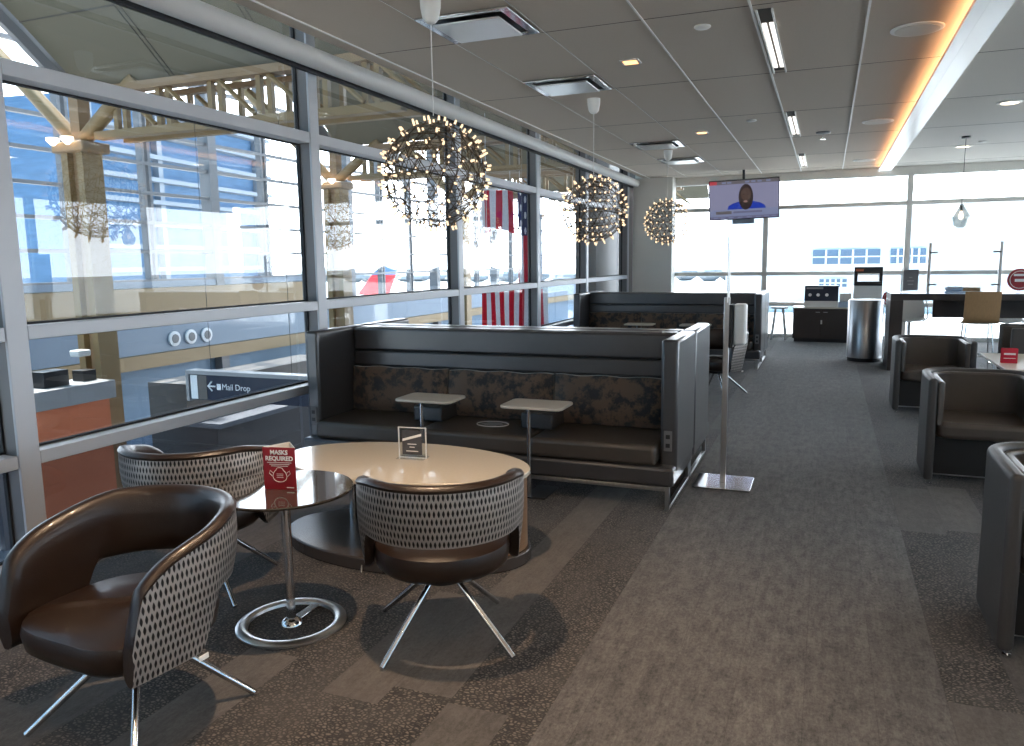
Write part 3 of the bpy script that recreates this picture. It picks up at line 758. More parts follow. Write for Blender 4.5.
def round_sign(loc,r,label):
    g=empty('round_red_sign',loc,0,label,'sign','round red signs')
    MB().lathe([(r,-.004),(r,.004)],36).xf(Matrix.Translation((0,0,r+.03))@Matrix.Rotation(PI/2,4,'X')).build('disc','red',g,smooth=True)
    MB().tube([(r*.78*math.cos(2*PI*k/36),-.005,r+.03+r*.78*math.sin(2*PI*k/36)) for k in range(37)],.004,5).build('ring_print','white_ink',g)
    MB().box(-r*.5,r*.5,-.006,-.0042,r+.08,r+.11).build('print_line','white_ink',g); MB().box(-r*.4,r*.4,-.006,-.0042,r-.0,r+.04).build('print_line','white_ink',g)
    MB().box(-.05,.05,-.04,.04,0,.006).build('foot','clear',g); MB().box(-.02,.02,-.003,.003,.006,.05).build('stem','clear',g)
    return g
round_sign((2.52,12.9,1.128),.155,'round red sign on the high counter at the right edge of the picture')
tp=empty('laptop_tray',(1.62,12.95,1.128),0,'pale blue and tan tray of supplies on the high counter behind the wooden chair','tray')
MB().box(-.02,.46,-.02,.22,0,.02).build('tray_base','bluegloss',tp,bevel=.01); MB().prism(rbox(.0,.22,0,.2,.05),.021,.09).build('bag','bluegloss',tp,bevel=.02); MB().box(.225,.44,.02,.18,.021,.075).build('box','tanwood',tp)
def bar_chair(loc,rz,label,m,tan):
    dz=0 if tan else -.11
    c=empty('bar_chair',loc,rz,label,'bar chair')
    vs=[];fs=[];nu,nv=10,14; t=.012
    prof=[]   # (y,z) seat then back
    for j in range(nv+1):
        v=j/nv
        if v<.42: y=-.20+.40*v/.42; z=.76-.015*math.sin(PI*v/.42)
        elif v<.58: q=(v-.42)/.16*PI/2*.92; y=.20+.07*math.sin(q); z=.76+.07*(1-math.cos(q))
        else: k=(v-.58)/.42; y=.268+.06*k; z=.825+.36*k
        prof.append((y,z))
    for side in (0,1):
        for i in range(nu+1):
            for j in range(nv+1):
                u=i/nu*2-1; y,z=prof[j]; hw=.21 if tan else .235
                if j<3: hw-=.02*(3-j)
                if not tan and j>nv-4: hw*=1-.12*(j-nv+4)**1.5/3
                cur=(.02 if tan else .07)*u*u
                if j>nv*.5: y-=cur
                else: z+=cur*.5
                if side: 
                    if j>nv*.5: y+=t
                    else: z-=t
                vs.append((u*hw,y,z+dz))
    m_=(nu+1)*(nv+1)
    for i in range(nu):
        for j in range(nv):
            q=i*(nv+1)+j; fs.append((q,q+nv+1,q+nv+2,q+1)); fs.append((m_+q,m_+q+1,m_+q+nv+2,m_+q+nv+1))
    rim=[i*(nv+1) for i in range(nu+1)]+[nu*(nv+1)+j for j in range(1,nv+1)]+[i*(nv+1)+nv for i in range(nu-1,-1,-1)]+[j for j in range(nv-1,0,-1)]
    for k in range(len(rim)):
        a,b=rim[k],rim[(k+1)%len(rim)]; fs.append((a,b,m_+b,m_+a))
    MB().add(vs,fs).build('seat_shell',m,c,smooth=True)
    if tan:
        for sx in (-1,1):
            for sy in (-1,1):
                MB().tube([(sx*.15,sy*.13,.735),(sx*.20,sy*.21,.01)],.009,8).build('leg','chrome',c,smooth=True)
        MB().loop([(-.178,-.175,.30),(.178,-.175,.30),(.178,.175,.30),(-.178,.175,.30)],.007,8).build('foot_rail','chrome',c)
    else:
        MB().tube([(0,0,.03),(0,0,.625)],.025,14).build('pedestal','chrome',c,smooth=True)
        MB().lathe([(.22,0),(.22,.01),(.03,.03)],32).build('base_disc','chrome',c,smooth=True)
        for sx in (-1,1): MB().tube([(sx*.19,-.05,.63),(sx*.25,-.04,.69),(sx*.26,.02,.81),(sx*.25,.14,.93),(sx*.22,.20,.97)],.010,8).build('armrest','chrome',c,smooth=True)
    return c
bar_chair((1.93,12.22,0),PI,'tan bentwood bar chair with chrome legs seen from behind at the high counter','tanwood',True).rotation_euler=(0,0,0)
for o in [x for x in bpy.data.objects if x.name.startswith('bar_chair')]: o.rotation_euler=(0,0,PI)
wc=bar_chair((1.25,13.95,0),0,'white shell bar chair behind the high counter, left one beside the end leg','whitep',False); wc.rotation_euler=(0,0,0)
dup(wc,(2.6,13.95,0),0,'white shell bar chair behind the high counter, by the right edge')

# bin
bn=empty('waste_bin',(.60,13.72,0),0,'tall round brushed steel waste bin at the end of the high counter','bin')
MB().lathe([(.245,0),(.25,.005),(.25,.06)],40).build('base_ring','darkmetal',bn,smooth=True)
MB().lathe([(.262,.061),(.262,.97),(.25,.985),(.20,.99)],48).build('body','steel',bn,smooth=True)
MB().lathe([(.198,.97),(.198,.992),(.001,.992)],40).build('lid','darkmetal',bn,smooth=True)
# cabinet
cb=empty('low_cabinet',(-.60,16.5,0),0,'low dark brown two-door cabinet against the far windows','cabinet')
MB().box(0,1.62,.02,.58,.07,.66).build('body','espresso',cb); MB().box(.03,1.6,.05,.56,0,.07).build('toe_kick','blackp',cb)
MB().box(-.01,1.63,0,.60,.661,.69).build('worktop','lamwhite',cb,bevel=.003)
for x0,x1,hx in ((.005,.525,.46),(.535,1.055,.60),(1.065,1.615,1.12)):
    d=MB().box(x0,x1,0,.019,.075,.655).build('door','espresso',cb,bevel=.003); MB().box(hx-.04,hx+.04,-.015,-.001,.59,.60).build('handle','steel',d)
MB().box(.515,.545,-.004,-.0005,.36,.44).build('lock_plate','whitep',cb)
db=empty('display_box',(-.40,16.62,.6905),0,'white box with a dark blue printed panel standing on the cabinet','box')
MB().box(0,.62,0,.25,0,.42).build('carton','whitep',db,bevel=.004); MB().box(0,.62,-.004,-.0005,.12,.42).build('printed_panel','navy',db)
for x in (.10,.25,.41): MB().lathe([(.032,0),(.032,.002)],16).xf(Matrix.Translation((x,-.0045,.24))@Matrix.Rotation(PI/2,4,'X')).build('print_dot','white_ink',db)
MB().box(.03,.34,-.0060,-.0041,.355,.39).build('print_line','fadedink',db)
nb=empty('napkin_box',(.225,16.6,.6905),0,'small pale blue and white box right of the printed carton on the cabinet','box')
MB().box(0,.25,0,.2,0,.11).build('box','bluegloss',nb,bevel=.004); MB().box(.02,.23,.02,.18,.111,.27).build('tissue_stack','whitep',nb,bevel=.01)
cm=empty('printer',(.49,16.55,.6905),0,'white office printer with black scanner top standing on the cabinet','printer')
MB().box(0,.50,0,.42,0,.42).build('body','whitep',cm,bevel=.01)
MB().box(0,.50,0,.42,.421,.50).build('control_unit','blackp',cm,bevel=.006)
for x in (0,.44): MB().box(x,x+.06,0,.42,.501,.66).build('side_column','blackp',cm)
MB().box(0,.50,0,.42,.661,.78).build('scanner_lid','blackp',cm,bevel=.006); MB().box(.02,.16,-.006,-.0005,.70,.74).build('sticker','orange',cm)
rs2=round_sign((1.15,16.6,.69),.15,'round red sign standing on the cabinet beside the printer')
cb2=MB().box(1.66,1.90,.02,.58,0,.66)
# stool
st=empty('tall_stool',(-.88,16.85,0),0,'tall white stool with splayed legs standing left of the cabinet','stool')
MB().lathe([(.16,.64),(.17,.65),(.17,.675),(.15,.68)],28).build('seat','whitep',st,smooth=True)
for k in range(4):
    a=PI/4+k*PI/2; MB().tube([(math.cos(a)*.10,math.sin(a)*.10,.64),(math.cos(a)*.20,math.sin(a)*.20,.005)],.02,8).build('leg','bpale',st,smooth=True)
MB().loop([(.19*math.cos(PI/4+k*PI/2),.19*math.sin(PI/4+k*PI/2),.09) for k in range(4)],.012,8).build('foot_ring','bpale',st)

# ------------------------------------------------------------------ television
tv=empty('television',(-1.60,16.4,2.83),math.radians(-3),'flat television hanging from the ceiling showing a man in a blue shirt','television')
tvr=bpy.data.objects.new('x',None); bpy.data.objects.remove(tvr)
MB().box(-.575,.575,0,.06,-.335,.335).build('housing','blackp',tv,bevel=.006)
MB().tube([(0,.05,.3),(0,.05,.40),(0,.05,.50)],.022,12).build('mount_pole','darkmetal',tv,smooth=True)
MB().lathe([(.09,.50),(.09,.545)],24,c=(0,.05,0)).build('ceiling_plate','mullion_side',tv,smooth=True)
MB().box(-.19,.17,.005,.05,-.41,-.336).build('media_box','beam_blue',tv,bevel=.004)
def em(n,c,s=1.0):
    M[n]=emat(n,c,s); return n
def flat(poly,y,name,m,par):
    n=len(poly); vs=[(x,y,z) for x,z in poly]+[(x,y+.0006,z) for x,z in poly]
    MB().add(vs,[tuple(range(n)),tuple(range(n,2*n))[::-1]]+[(i,(i+1)%n,n+(i+1)%n,n+i) for i in range(n)]).build(name,m,par)
R4=lambda x0,x1,z0,z1:[(x0,z0),(x1,z0),(x1,z1),(x0,z1)]
flat(R4(-.56,.56,-.32,.32),-.0012,'screen',em('screen_lilac',(.30,.30,.46),0.275),tv)
flat(R4(-.56,.56,.262,.32),-.0020,'screen_top_bar',em('scr_grey',(.10,.09,.10),0.4),tv)
flat(R4(-.56,-.44,.262,.32),-.0028,'screen_tag',em('scr_red',(.55,.06,.08),0.3),tv)
flat(R4(-.56,.56,-.32,-.16),-.0020,'screen_caption',em('scr_cap',(.28,.32,.52),0.25),tv)
flat(R4(-.56,.56,-.32,-.275),-.0028,'screen_ticker',em('scr_dark',(.10,.10,.18),0.4),tv)
flat([(-.27,-.16),(-.25,-.10),(-.19,-.065),(-.06,-.03),(.14,-.03),(.26,-.065),(.34,-.11),(.36,-.16)],-.0036,'screen_shirt',em('scr_blue',(.01,.05,.52),0.25),tv)
hp=[(.035+.118*math.cos(2*PI*i/28),.04+.215*math.sin(2*PI*i/28)) for i in range(28)]
flat(hp+[],-.0044,'screen_head',em('scr_skin',(.055,.03,.025),0.15),tv)
flat([(.035+.085*math.cos(2*PI*i/24),.085+.105*math.sin(2*PI*i/24)) for i in range(24)],-.0052,'screen_face',em('scr_face',(.17,.095,.07),0.15),tv)
flat([(.03+.035*math.cos(2*PI*i/14),-.035+.018*math.sin(2*PI*i/14)) for i in range(14)],-.0060,'screen_mouth',em('scr_mouth',(.5,.3,.28),0.2),tv)
for x in (.0,.065): flat(R4(x-.016,x+.016,.078,.088),-.0060,'screen_eye','scr_skin',tv)
flat(R4(-.46,-.20,-.235,-.185),-.0036,'screen_caption_text','scr_grey',tv); flat(R4(-.17,.30,-.225,-.195),-.0036,'screen_caption_text','scr_dark',tv)
for x in (-.36,-.27,.02,.12,.22,.36): flat(R4(x,x+.07,.275,.305),-.0036,'screen_top_text','scr_cap',tv)
for x in (-.5,-.38,-.25,-.1,.05,.2,.33,.45): flat(R4(x,x+.08,-.305,-.29),-.0036,'screen_ticker_text','scr_cap',tv)
tv.rotation_euler=(math.radians(8),math.radians(-1.5),math.radians(4)); tv.scale=(1.17,1.0,1.17)

# ------------------------------------------------------------------ concourse hall beyond the windows
S(MB().box(-14.0,-4.31,-6,60,-3.6,-3.5).build('floor_hall','hallfloor'))
S(MB().box(-4.305,-4.26,-3,YF,-3.5,-.3).build('wall_hall_side','beam_blue'))
def zroof(y,y0,SP=12.0):
    t=(y-y0)/SP; return 4.05+(SP/4)*(1-abs(2*t-1)**1.7)
for bi,(y0,SP) in enumerate(((-4.0,12.0),(8.0,6.0),(14.0,6.0),(20.0,6.0),(26.0,6.0))):
    x0,x1=-9.45,-4.45
    n=16; vs=[];fs=[]
    for i in range(n+1):
        y=y0+SP*i/n; z=zroof(y,y0,SP)
        for x,dz in ((x0,0),(x1,0),(x1,.15),(x0,.15)): vs.append((x,y,z+dz))
    for i in range(n):
        a=i*4
        for k in range(4): fs.append((a+k,a+(k+1)%4,a+4+(k+1)%4,a+4+k))
    fs.append((0,1,2,3)); fs.append((n*4,n*4+1,n*4+2,n*4+3))
    v=S(MB().add(vs,fs).build('ceiling_vault','soffit'))
    s_=MB()
    for x in (-7.83,-6.2):
        for dx in (-.035,.035):
            for i in range(n):
                ya,yb=y0+SP*i/n,y0+SP*(i+1)/n; s_.tube([(x+dx,ya,zroof(ya,y0,SP)-.005),(x+dx,yb,zroof(yb,y0,SP)-.005)],.008,4)
    for k in range(1,int(SP/1.8)):
        y=y0+SP-.8-1.75*(k-1); s_.tube([(x0,y,zroof(y,y0,SP)-.006),(x1,y,zroof(y,y0,SP)-.006)],.010,4)
    s_.build('panel_seam','seam',v)
    e=MB()
    for i in range(n):
        ya,yb=y0+SP*i/n,y0+SP*(i+1)/n; e.tube([(x0-.12,ya,zroof(ya,y0,SP)-.05),(x0-.12,yb,zroof(yb,y0,SP)-.05)],.11,6)
    e.build('edge_rib','hallframe',v)
trl=['yellow steel roof truss spanning from the near column to the lounge windows','yellow steel roof truss of the second hall column','yellow steel roof truss of the third hall column','yellow steel roof truss of the farthest hall column']
cll=['big tan and yellow steel column in the hall seen through the first window','second hall column, seen through the second window left of the nearest chandelier','third hall column, behind the striped flags','farthest hall column, beyond the striped flags']
def column_truss(y,i):
    c=empty('hall_column',(-9.55,y,-3.5),0,cll[i],'column','hall columns')
    MB().box(-.20,-.08,-.16,.16,0,6.85).build('flange','yellow',c); MB().box(.09,.20,-.16,.16,0,6.85).build('flange','yellow',c)
    MB().box(-.08,.09,-.07,.12,0,8.0).build('web','brownsteel',c)
    MB().box(-.30,.30,-.22,.22,6.70,6.84).build('capital','brownsteel',c,bevel=.02)
    MB().tube([(-.1,0,6.9),(-2.4,-.2,9.2)],.10,10).build('brace','yellow',c,smooth=True); MB().tube([(.1,0,6.9),(1.1,0,7.6)],.10,10).build('brace','yellow',c,smooth=True)
    for x,yy in ((-.15,-.30),(.12,-.30)): MB().lathe([(.02,6.6),(.08,6.66),(.08,6.70)],12,c=(x,yy,.18)).build('flood_lamp','warmlens',c)
    t=empty('roof_truss',(-9.5,y,0),0,trl[i],'truss','hall roof trusses')
    MB().box(.3,5.0,-.07,.07,3.36,3.46).build('bottom_chord','yellow',t); MB().box(.3,5.0,-.09,.09,3.93,4.03).build('top_chord','brownsteel',t)
    k=0
    for x in (.75,1.5,2.35,3.1,3.9,4.6):
        for dx in (-.08,.08): MB().box(x+dx-.035,x+dx+.035,-.035,.035,3.46,3.93).build('strut','yellow',t)
        MB().tube([(x+.12,-.05,3.90),(x+.62,-.05,3.48)],.032,6).build('diagonal','yellow',t)
        MB().tube([(x+.12,.45,3.90),(x+.62,.45,3.48)],.03,6).build('diagonal','yellow',t); MB().box(x-.03,x+.03,.42,.48,3.46,3.93).build('strut','yellow',t)
    MB().box(.3,5.0,.40,.50,3.38,3.46).build('bottom_chord','yellow',t); MB().box(.3,5.0,.40,.50,3.93,4.0).build('top_chord','brownsteel',t)
for i,y in enumerate((8.0,14.0,20.0,26.0)): column_truss(y,i)
# far glazed wall of the hall
wg=S(empty('window_20',(-14,0,0)))
mm=MB()
for k in range(22):
    y=-2.3+1.95*k
    for dy in (-.08,.08): mm.box(-.12,.05,y+dy-.035,y+dy+.035,-.1,9)
    if k%3==0: mm.box(-.2,.13,y-.13,y+.13,-3.5,9)
mm.build('mullion','hallframe',wg)
mm=MB()
for k in range(12):
    z=1.35+.64*k; mm.box(-.06,.06,-6,40,z-.035,z+.035)
mm.build('transom','mullion_side',wg)
S(MB().box(-14.4,-13.9,-6,19,1.20,1.34).build('trim_10','beam_blue'))
bb=S(MB().box(-14.5,-13.8,-6,60,-.24,.59).build('trim_11','beam_blue'))
S(MB().box(-14.5,-13.75,-6,60,-.55,-.25).build('trim_12','yellow'))
S(MB().box(-14.5,-13.85,-6,19,.60,1.19).build('trim_13','yellow'))
S(MB().box(-14.5,-14.1,-6,60,-3.5,-.56).build('wall_hall_far','paleblue'))
for j,y in enumerate((13.55,14.05,14.55,19.2,19.8)):
    nz=empty('air_nozzle',(-13.79,y,.03),0,'round dark air nozzle on the blue band of the far hall wall','air nozzle','round air nozzles on the hall wall')
    MB().lathe([(.17,0),(.17,.04),(.12,.05)],20).xf(Matrix.Rotation(PI/2,4,'Y')).build('ring','bpale',nz,smooth=True)
    MB().lathe([(.115,.02),(.10,.06),(.001,.07)],16).xf(Matrix.Rotation(PI/2,4,'Y')).build('cone','mullion_side',nz,smooth=True)
S(MB().box(-5.0,-4.55,16.1,18.6,-3.5,4.6).build('wall_outside','exwall'))
# desks
k1=empty('orange_kiosk',(-9.4,6.5,-3.5),0,'orange fronted service desk with grey top seen low through the first window','desk')
MB().box(0,.5,0,1.05,0,3.42).build('desk_body','orange',k1); MB().box(-.05,.56,-.1,1.12,3.421,3.66).build('desk_top','counter_top',k1,bevel=.01)
MB().box(.1,.35,.25,.6,3.661,3.86).build('monitor','blackp',k1); MB().box(.1,.3,.85,1.05,3.661,3.80).build('monitor','blackp',k1)
cn=empty('ticket_counter',(-9.3,9.5,-3.5),0,'long taupe partition and counter behind the hanging sign','counter')
MB().box(-1.0,-.2,0,4.0,0,3.28).build('partition','counter_g',cn); MB().box(-.2,.4,0,4.0,0,2.6).build('counter_body','counter_g',cn); MB().box(-.25,.5,-.05,4.0,2.601,2.68).build('counter_top','counter_top',cn)
tl=tag(MB().box(-.1,.1,0,2.2,0,.55).build('teal_board','teal'),'teal wall board low behind the counter, right of the hanging sign','board'); tl.location=(-12.6,17.4,-1.15)
tpole=tag(MB().box(-.03,.03,-.03,.03,0,2.6).build('board_post','teal'),'slim teal post under the teal wall board','post'); tpole.location=(-12.6,18.3,-3.96)
sg=empty('hanging_sign',(-6.95,7.0,.10),0,'dark hanging direction sign reading Mail Drop with a left arrow','sign')
MB().box(0,1.75,0,.12,0,.30).build('panel','navy',sg); MB().box(-.02,1.8,-.02,.14,.301,.345).build('top_rail','counter_top',sg); MB().box(-.02,.02,-.02,.14,-.02,.30).build('end_cap','counter_top',sg)
MB().box(.04,.14,-.008,-.001,.01,.29).build('light_panel','bwhite',sg)
MB().box(.15,.28,-.006,-.001,.01,.29).build('grey_panel','counter_g',sg)
MB().tube([(.30,-.01,.17),(.41,-.01,.17)],.010,6).build('arrow','bwhite',sg); MB().tube([(.36,-.01,.225),(.305,-.01,.17),(.36,-.01,.115)],.010,6).build('arrow','bwhite',sg)
MB().box(.43,.485,-.008,-.001,.13,.20).build('pictogram','bwhite',sg)
text('lettering','Mail Drop',.10,'bwhite',sg,(.50,-.004,.165),RX,align='LEFT')
for x in (.3,1.45): MB().tube([(x,.06,.345),(x,.06,3.26)],.003,6).build('hanger_rod','darkmetal',sg)
cmr=empty('security_camera',(-9.48,7.72,.50),0,'small white security camera on the side of the big hall column','camera')
MB().box(-.06,.12,-.2,0,-.045,.045).build('housing','whitep',cmr,bevel=.02); MB().tube([(-.03,-.02,0),(-.07,.12,0)],.02,8).build('bracket','darkmetal',cmr)
# flags (hung vertically, stripes run down)
def flagmat(name,canton=None):
    m=bpy.data.materials.new(name); m.use_nodes=True; N=m.node_tree.nodes; L=m.node_tree.links; b=N['Principled BSDF']; b.inputs['Roughness'].default_value=.8
    uv=N.new('ShaderNodeUVMap'); s=N.new('ShaderNodeSeparateXYZ'); L.new(uv.outputs[0],s.inputs[0])
    def mth(op,a,c=None):
        k=N.new('ShaderNodeMath'); k.operation=op
        for i,v in enumerate((a,c)):
            if v is None: continue
            if isinstance(v,(int,float)): k.inputs[i].default_value=v
            else: L.new(v,k.inputs[i])
        return k.outputs[0]
    st=mth('LESS_THAN',mth('FRACT',mth('MULTIPLY',s.outputs[0],.5)),.5)
    def mx(f,a,c):
        x=N.new('ShaderNodeMix'); x.data_type='RGBA'; L.new(f,x.inputs[0])
        for i,v in ((6,a),(7,c)):
            if isinstance(v,tuple): x.inputs[i].default_value=v
            else: L.new(v,x.inputs[i])
        return x.outputs[2]
    c=mx(st,(.75,.76,.80,1),(.62,.03,.07,1))
    if canton:
        u0,v0=canton
        inside=mth('MULTIPLY',mth('GREATER_THAN',s.outputs[0],u0),mth('GREATER_THAN',s.outputs[1],v0))
        a=mth('SUBTRACT',mth('FRACT',mth('MULTIPLY',s.outputs[0],1.0)),.5); b_=mth('SUBTRACT',mth('FRACT',mth('ADD',mth('MULTIPLY',s.outputs[1],1.0),mth('MULTIPLY',mth('FLOOR',s.outputs[0]),.5))),.5)
        star=mth('LESS_THAN',mth('ADD',mth('MULTIPLY',a,a),mth('MULTIPLY',b_,b_)),.05)
        cc=mx(star,(.03,.045,.14,1),(.8,.8,.85,1)); c=mx(inside,c,cc)
    L.new(c,b.inputs['Base Color']); b.inputs['Subsurface Weight'].default_value=0
    tr=N.new('ShaderNodeBsdfTranslucent'); L.new(c,tr.inputs[0]); ms=N.new('ShaderNodeMixShader'); ms.inputs[0].default_value=.7
    L.new(b.outputs[0],ms.inputs[1]); L.new(tr.outputs[0],ms.inputs[2]); L.new(ms.outputs[0],N['Material Output'].inputs[0])
    return m
def flag(name,p0,p1,z0,z1,ns,m,label,off=0,vs_=8,jag=0):
    nx=ns*4; nz=10; vs=[];fs=[];uvs=[]
    d=Vector(p1)-Vector(p0); nrm=Vector((-d.y,d.x,0)).normalized()
    for side in (0,1):
        for i in range(nx+1):
            for j in range(nz+1):
                u=i/nx; v=j/nz; w=.03*math.sin(u*9+v*2)
                q=Vector((*p0,0))+Vector((d.x,d.y,0))*u+nrm*(w+side*.004); z=z0+(z1-z0)*v - (1-v)*jag*(.5+.5*math.sin(u*5+2))
                vs.append((q.x,q.y,z))
    k=(nx+1)*(nz+1)
    def U(i,j): return (off+i/nx*ns, j/nz*vs_)
    for i in range(nx):
        for j in range(nz):
            a=i*(nz+1)+j; fs.append((a,a+nz+1,a+nz+2,a+1)); uvs.append([U(i,j),U(i+1,j),U(i+1,j+1),U(i,j+1)])
            fs.append((k+a,k+a+1,k+a+nz+2,k+a+nz+1)); uvs.append([U(i,j),U(i,j+1),U(i+1,j+1),U(i+1,j)])
    o=empty(name,(p0[0],p0[1],z1),0,label,'flag','striped flags hanging in the hall')
    f=MB().add([(a-p0[0],b-p0[1],c-z1) for a,b,c in vs],fs,uvs).build('cloth',m,o,smooth=True)
    MB().tube([(0,0,.02),(d.x,d.y,.02)],.02,8).build('hanging_bar','bpale',o)
    for t in (.1,.9): MB().tube([(d.x*t,d.y*t,.02),(d.x*t,d.y*t,4.6-z1)],.006,5).build('cable','bpale',o)
    return o
fm1=flagmat('flag_stripes'); fm2=flagmat('flag_canton',(0.0,6.2))
flag('hanging_flag',(-6.30,14.0),(-5.57,14.0),2.28,3.02,6,fm1,'short red and white striped flag hanging high beside the third window',off=1,jag=.12)
flag('hanging_flag',(-5.50,14.0),(-5.0,14.0),.35,2.96,5,fm2,'tall flag with a blue starred corner above red and white stripes',off=.8,vs_=9)
flag('hanging_flag',(-6.10,13.6),(-4.75,13.6),.41,1.16,14,fm1,'wide striped flag hanging low behind the sofa, below the window rail',off=0)

# ------------------------------------------------------------------ outdoors
S(MB().box(-600,600,-200,900,-6.2,-6.0).build('ground','concrete'))
def plane(loc,rz,label,s=1):
    a=empty('airliner',loc,rz,label,'airplane','parked airliners')
    prof=[(.05,0),(.9,.9),(1.6,2.6),(1.95,5),(1.95,24),(1.6,29),(.9,33),(.25,36)]
    MB().lathe(prof,24).xf(Matrix.Translation((0,0,3.4))@Matrix.Rotation(PI/2,4,'Y')).build('fuselage','bwhite',a,smooth=True)
    def slab(poly,t,name,m,ax):
        n=len(poly)
        if ax=='y': vs=[(x,-t,z) for x,z in poly]+[(x,t,z) for x,z in poly]
        else: vs=[(x,y,3.0-t) for x,y in poly]+[(x,y,3.0+t) for x,y in poly]
        MB().add(vs,[tuple(range(n)),tuple(range(n,2*n))[::-1]]+[(i,(i+1)%n,n+(i+1)%n,n+i) for i in range(n)]).build(name,m,a,bevel=.05)
    slab([(28.5,4.4),(34.2,4.4),(35.6,8.2),(31.4,8.2)],.18,'tail_fin_base','acred','y')
    slab([(31.4,8.21),(35.6,8.21),(36.6,11.0),(34.0,11.0)],.16,'tail_fin_tip','acblue','y')
    slab([(12,1.8),(19,1.8),(23,15.5),(21,15.5)],.18,'wing','bpale','z'); slab([(12,-1.8),(19,-1.8),(23,-15.5),(21,-15.5)],.18,'wing','bpale','z')
    slab([(31,.6),(34.5,.6),(36,5.5),(34.5,5.5)],.1,'tailplane','bpale','z'); slab([(31,-.6),(34.5,-.6),(36,-5.5),(34.5,-5.5)],.1,'tailplane','bpale','z')
    for y in (-5,5): MB().lathe([(.85,0),(.9,1.5),(.6,3.2)],16).xf(Matrix.Translation((13,y,1.9))@Matrix.Rotation(PI/2,4,'Y')).build('engine','acblue',a,smooth=True)
    for x,y in ((4,0),(17,-2.5),(17,2.5)): MB().tube([(x,y,0),(x,y,2.5)],.3,8).build('landing_gear','darkmetal',a)
    return a
# tail fin seen about pixel (378,280)
plane((-75.5,75.7,-6),math.radians(35),'parked airliner with red and blue tail seen through the second window').scale=(.76,.76,.76)
bl=empty('office_building',(-52,34,-6),0,'blue glass building with white sunshade bands outside the hall windows','building')
bl.rotation_euler=(0,0,math.radians(8))
MB().box(-8,0,11,36,0,21).build('glass_body','bglass',bl)
for k in range(11): MB().box(-.3,1.0,10.5,36.5,1.6+1.9*k,1.95+1.9*k).build('sunshade','sunsh',bl)
for k in range(4): MB().box(.0,.6,11.4+7.8*k-.3,11.4+7.8*k+.3,0,21).build('pier','sunsh',bl)
def wbuild(x,y,wd,dp,h,wins,label):
    b=empty('distant_building',(x,y,-6),0,label,'building','pale distant buildings')
    MB().box(0,wd,0,dp,0,h).build('walls','bpale',b)
    for (a,c,z0,z1) in wins:
        f=MB().box(a,c,-.35,-.02,z0,z1).build('window_band','palewin',b)
        n=5
        for k in range(1,n): MB().box(a+(c-a)*k/n-.12,a+(c-a)*k/n+.12,-.5,-.36,z0,z1).build('glazing_bar','bwhite',f)
        MB().box(a,c,-.5,-.36,(z0+z1)/2-.08,(z0+z1)/2+.08).build('glazing_bar','bwhite',f)
    return b
wbuild(-14,120,52,20,15,[(12,20.7,6.8,8.8),(22,26.3,6.8,8.8),(38,51,6.8,8.8),(13,16.6,3.6,4.7)],'pale hangar building with blue window bands beyond the far windows')
tr=MB()
random.seed(9)
for k in range(60):
    x=-260+k*7.5+random.uniform(-3,3); h=random.uniform(3,7)
    tr.lathe([(2,0),(5,h*.4),(4.5,h*.75),(.5,h)],7,c=(x,300+random.uniform(-10,10),-6))
for k in range(26):
    x=-150-6*k*.3; y=60+4.2*k+random.uniform(-2,2); h=random.uniform(5,10); tr.lathe([(2,0),(5,h*.4),(4.5,h*.75),(.5,h)],7,c=(x,y,-6))
tag(tr.build('tree_line','tree'),'hazy line of distant trees across the apron','trees',kind='stuff')

# ------------------------------------------------------------------ world
wd=bpy.data.worlds.new('sky'); sc.world=wd; wd.use_nodes=True; N=wd.node_tree.nodes; L=wd.node_tree.links
bg=N['Background']; tc=N.new('ShaderNodeTexCoord'); sp=N.new('ShaderNodeSeparateXYZ'); L.new(tc.outputs['Generated'],sp.inputs[0])
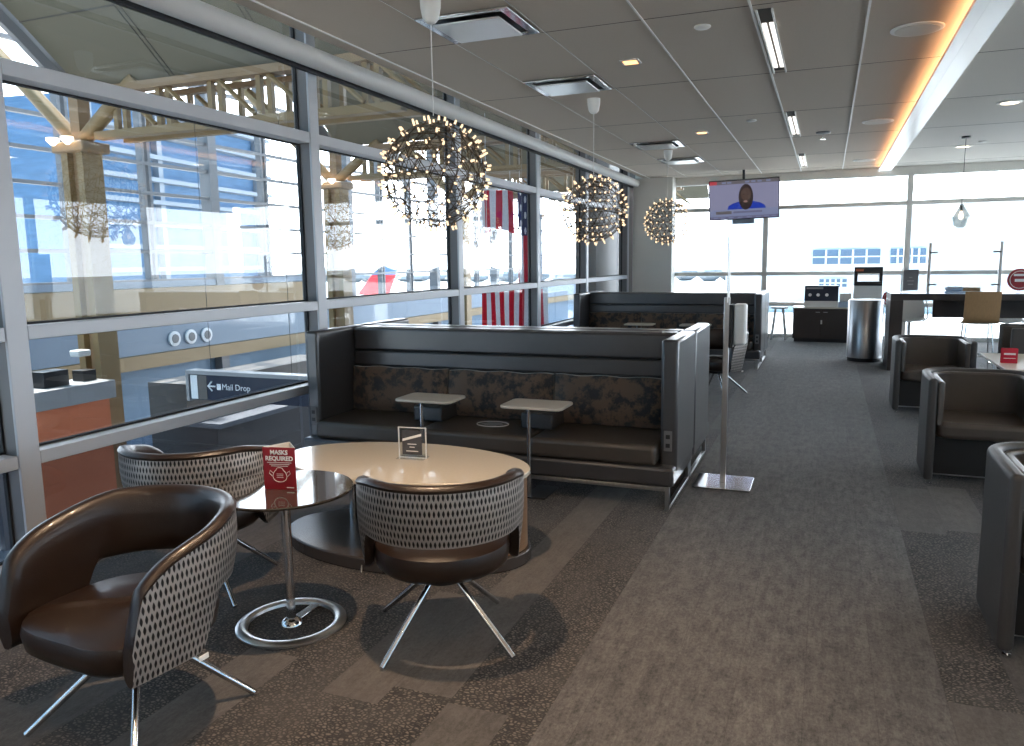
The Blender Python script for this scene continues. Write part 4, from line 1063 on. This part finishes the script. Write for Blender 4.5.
# bluer away from the sun (towards -x and overhead), whiter towards +y and the horizon
m1=N.new('ShaderNodeMath'); m1.operation='MULTIPLY_ADD'; L.new(sp.outputs[1],m1.inputs[0]); m1.inputs[1].default_value=-.55; m1.inputs[2].default_value=.50
m2=N.new('ShaderNodeMath'); m2.operation='MULTIPLY_ADD'; L.new(sp.outputs[2],m2.inputs[0]); m2.inputs[1].default_value=1.1; L.new(m1.outputs[0],m2.inputs[2])
cr=N.new('ShaderNodeValToRGB'); e=cr.color_ramp.elements; e[0].position=.15; e[0].color=(.94,.97,1.0,1); e[1].position=.72; e[1].color=(.075,.125,.165,1)
L.new(m2.outputs[0],cr.inputs[0]); L.new(cr.outputs[0],bg.inputs[0]); bg.inputs[1].default_value=7.0
sun=bpy.data.lights.new('sun','SUN'); sun.energy=9; sun.angle=math.radians(1); sun.color=(1,.93,.82)
so=bpy.data.objects.new('sun',sun); COL.objects.link(so); so.rotation_euler=Vector((.45,-.15,-.88)).to_track_quat('-Z','Y').to_euler()

# ------------------------------------------------------------------ camera
f=778.244; pitch,yaw,roll=.141211,.383786,-.013616
cy,sy,cp,sp_=math.cos(yaw),math.sin(yaw),math.cos(pitch),math.sin(pitch)
fw=Vector((-sy*cp,cy*cp,-sp_)); rt_=Vector((cy,sy,0)); up=rt_.cross(fw); c_,s_=math.cos(roll),math.sin(roll)
r2=c_*rt_+s_*up; u2=-s_*rt_+c_*up
cam=bpy.data.cameras.new('camera'); cam.sensor_width=36; cam.lens=f/1024*36; cam.clip_end=2000
co=bpy.data.objects.new('camera',cam); COL.objects.link(co)
co.matrix_world=Matrix(((r2.x,u2.x,-fw.x,0),(r2.y,u2.y,-fw.y,0),(r2.z,u2.z,-fw.z,1.65),(0,0,0,1)))
sc.camera=co
sc.view_settings.view_transform='Standard'; sc.view_settings.look='None'; sc.view_settings.exposure=1.28; sc.view_settings.gamma=1; sc.view_settings.use_curve_mapping=False
sc.cycles.max_bounces=10; sc.cycles.transparent_max_bounces=24; sc.cycles.caustics_reflective=False; sc.cycles.caustics_refractive=False
sc.cycles.sample_clamp_indirect=6
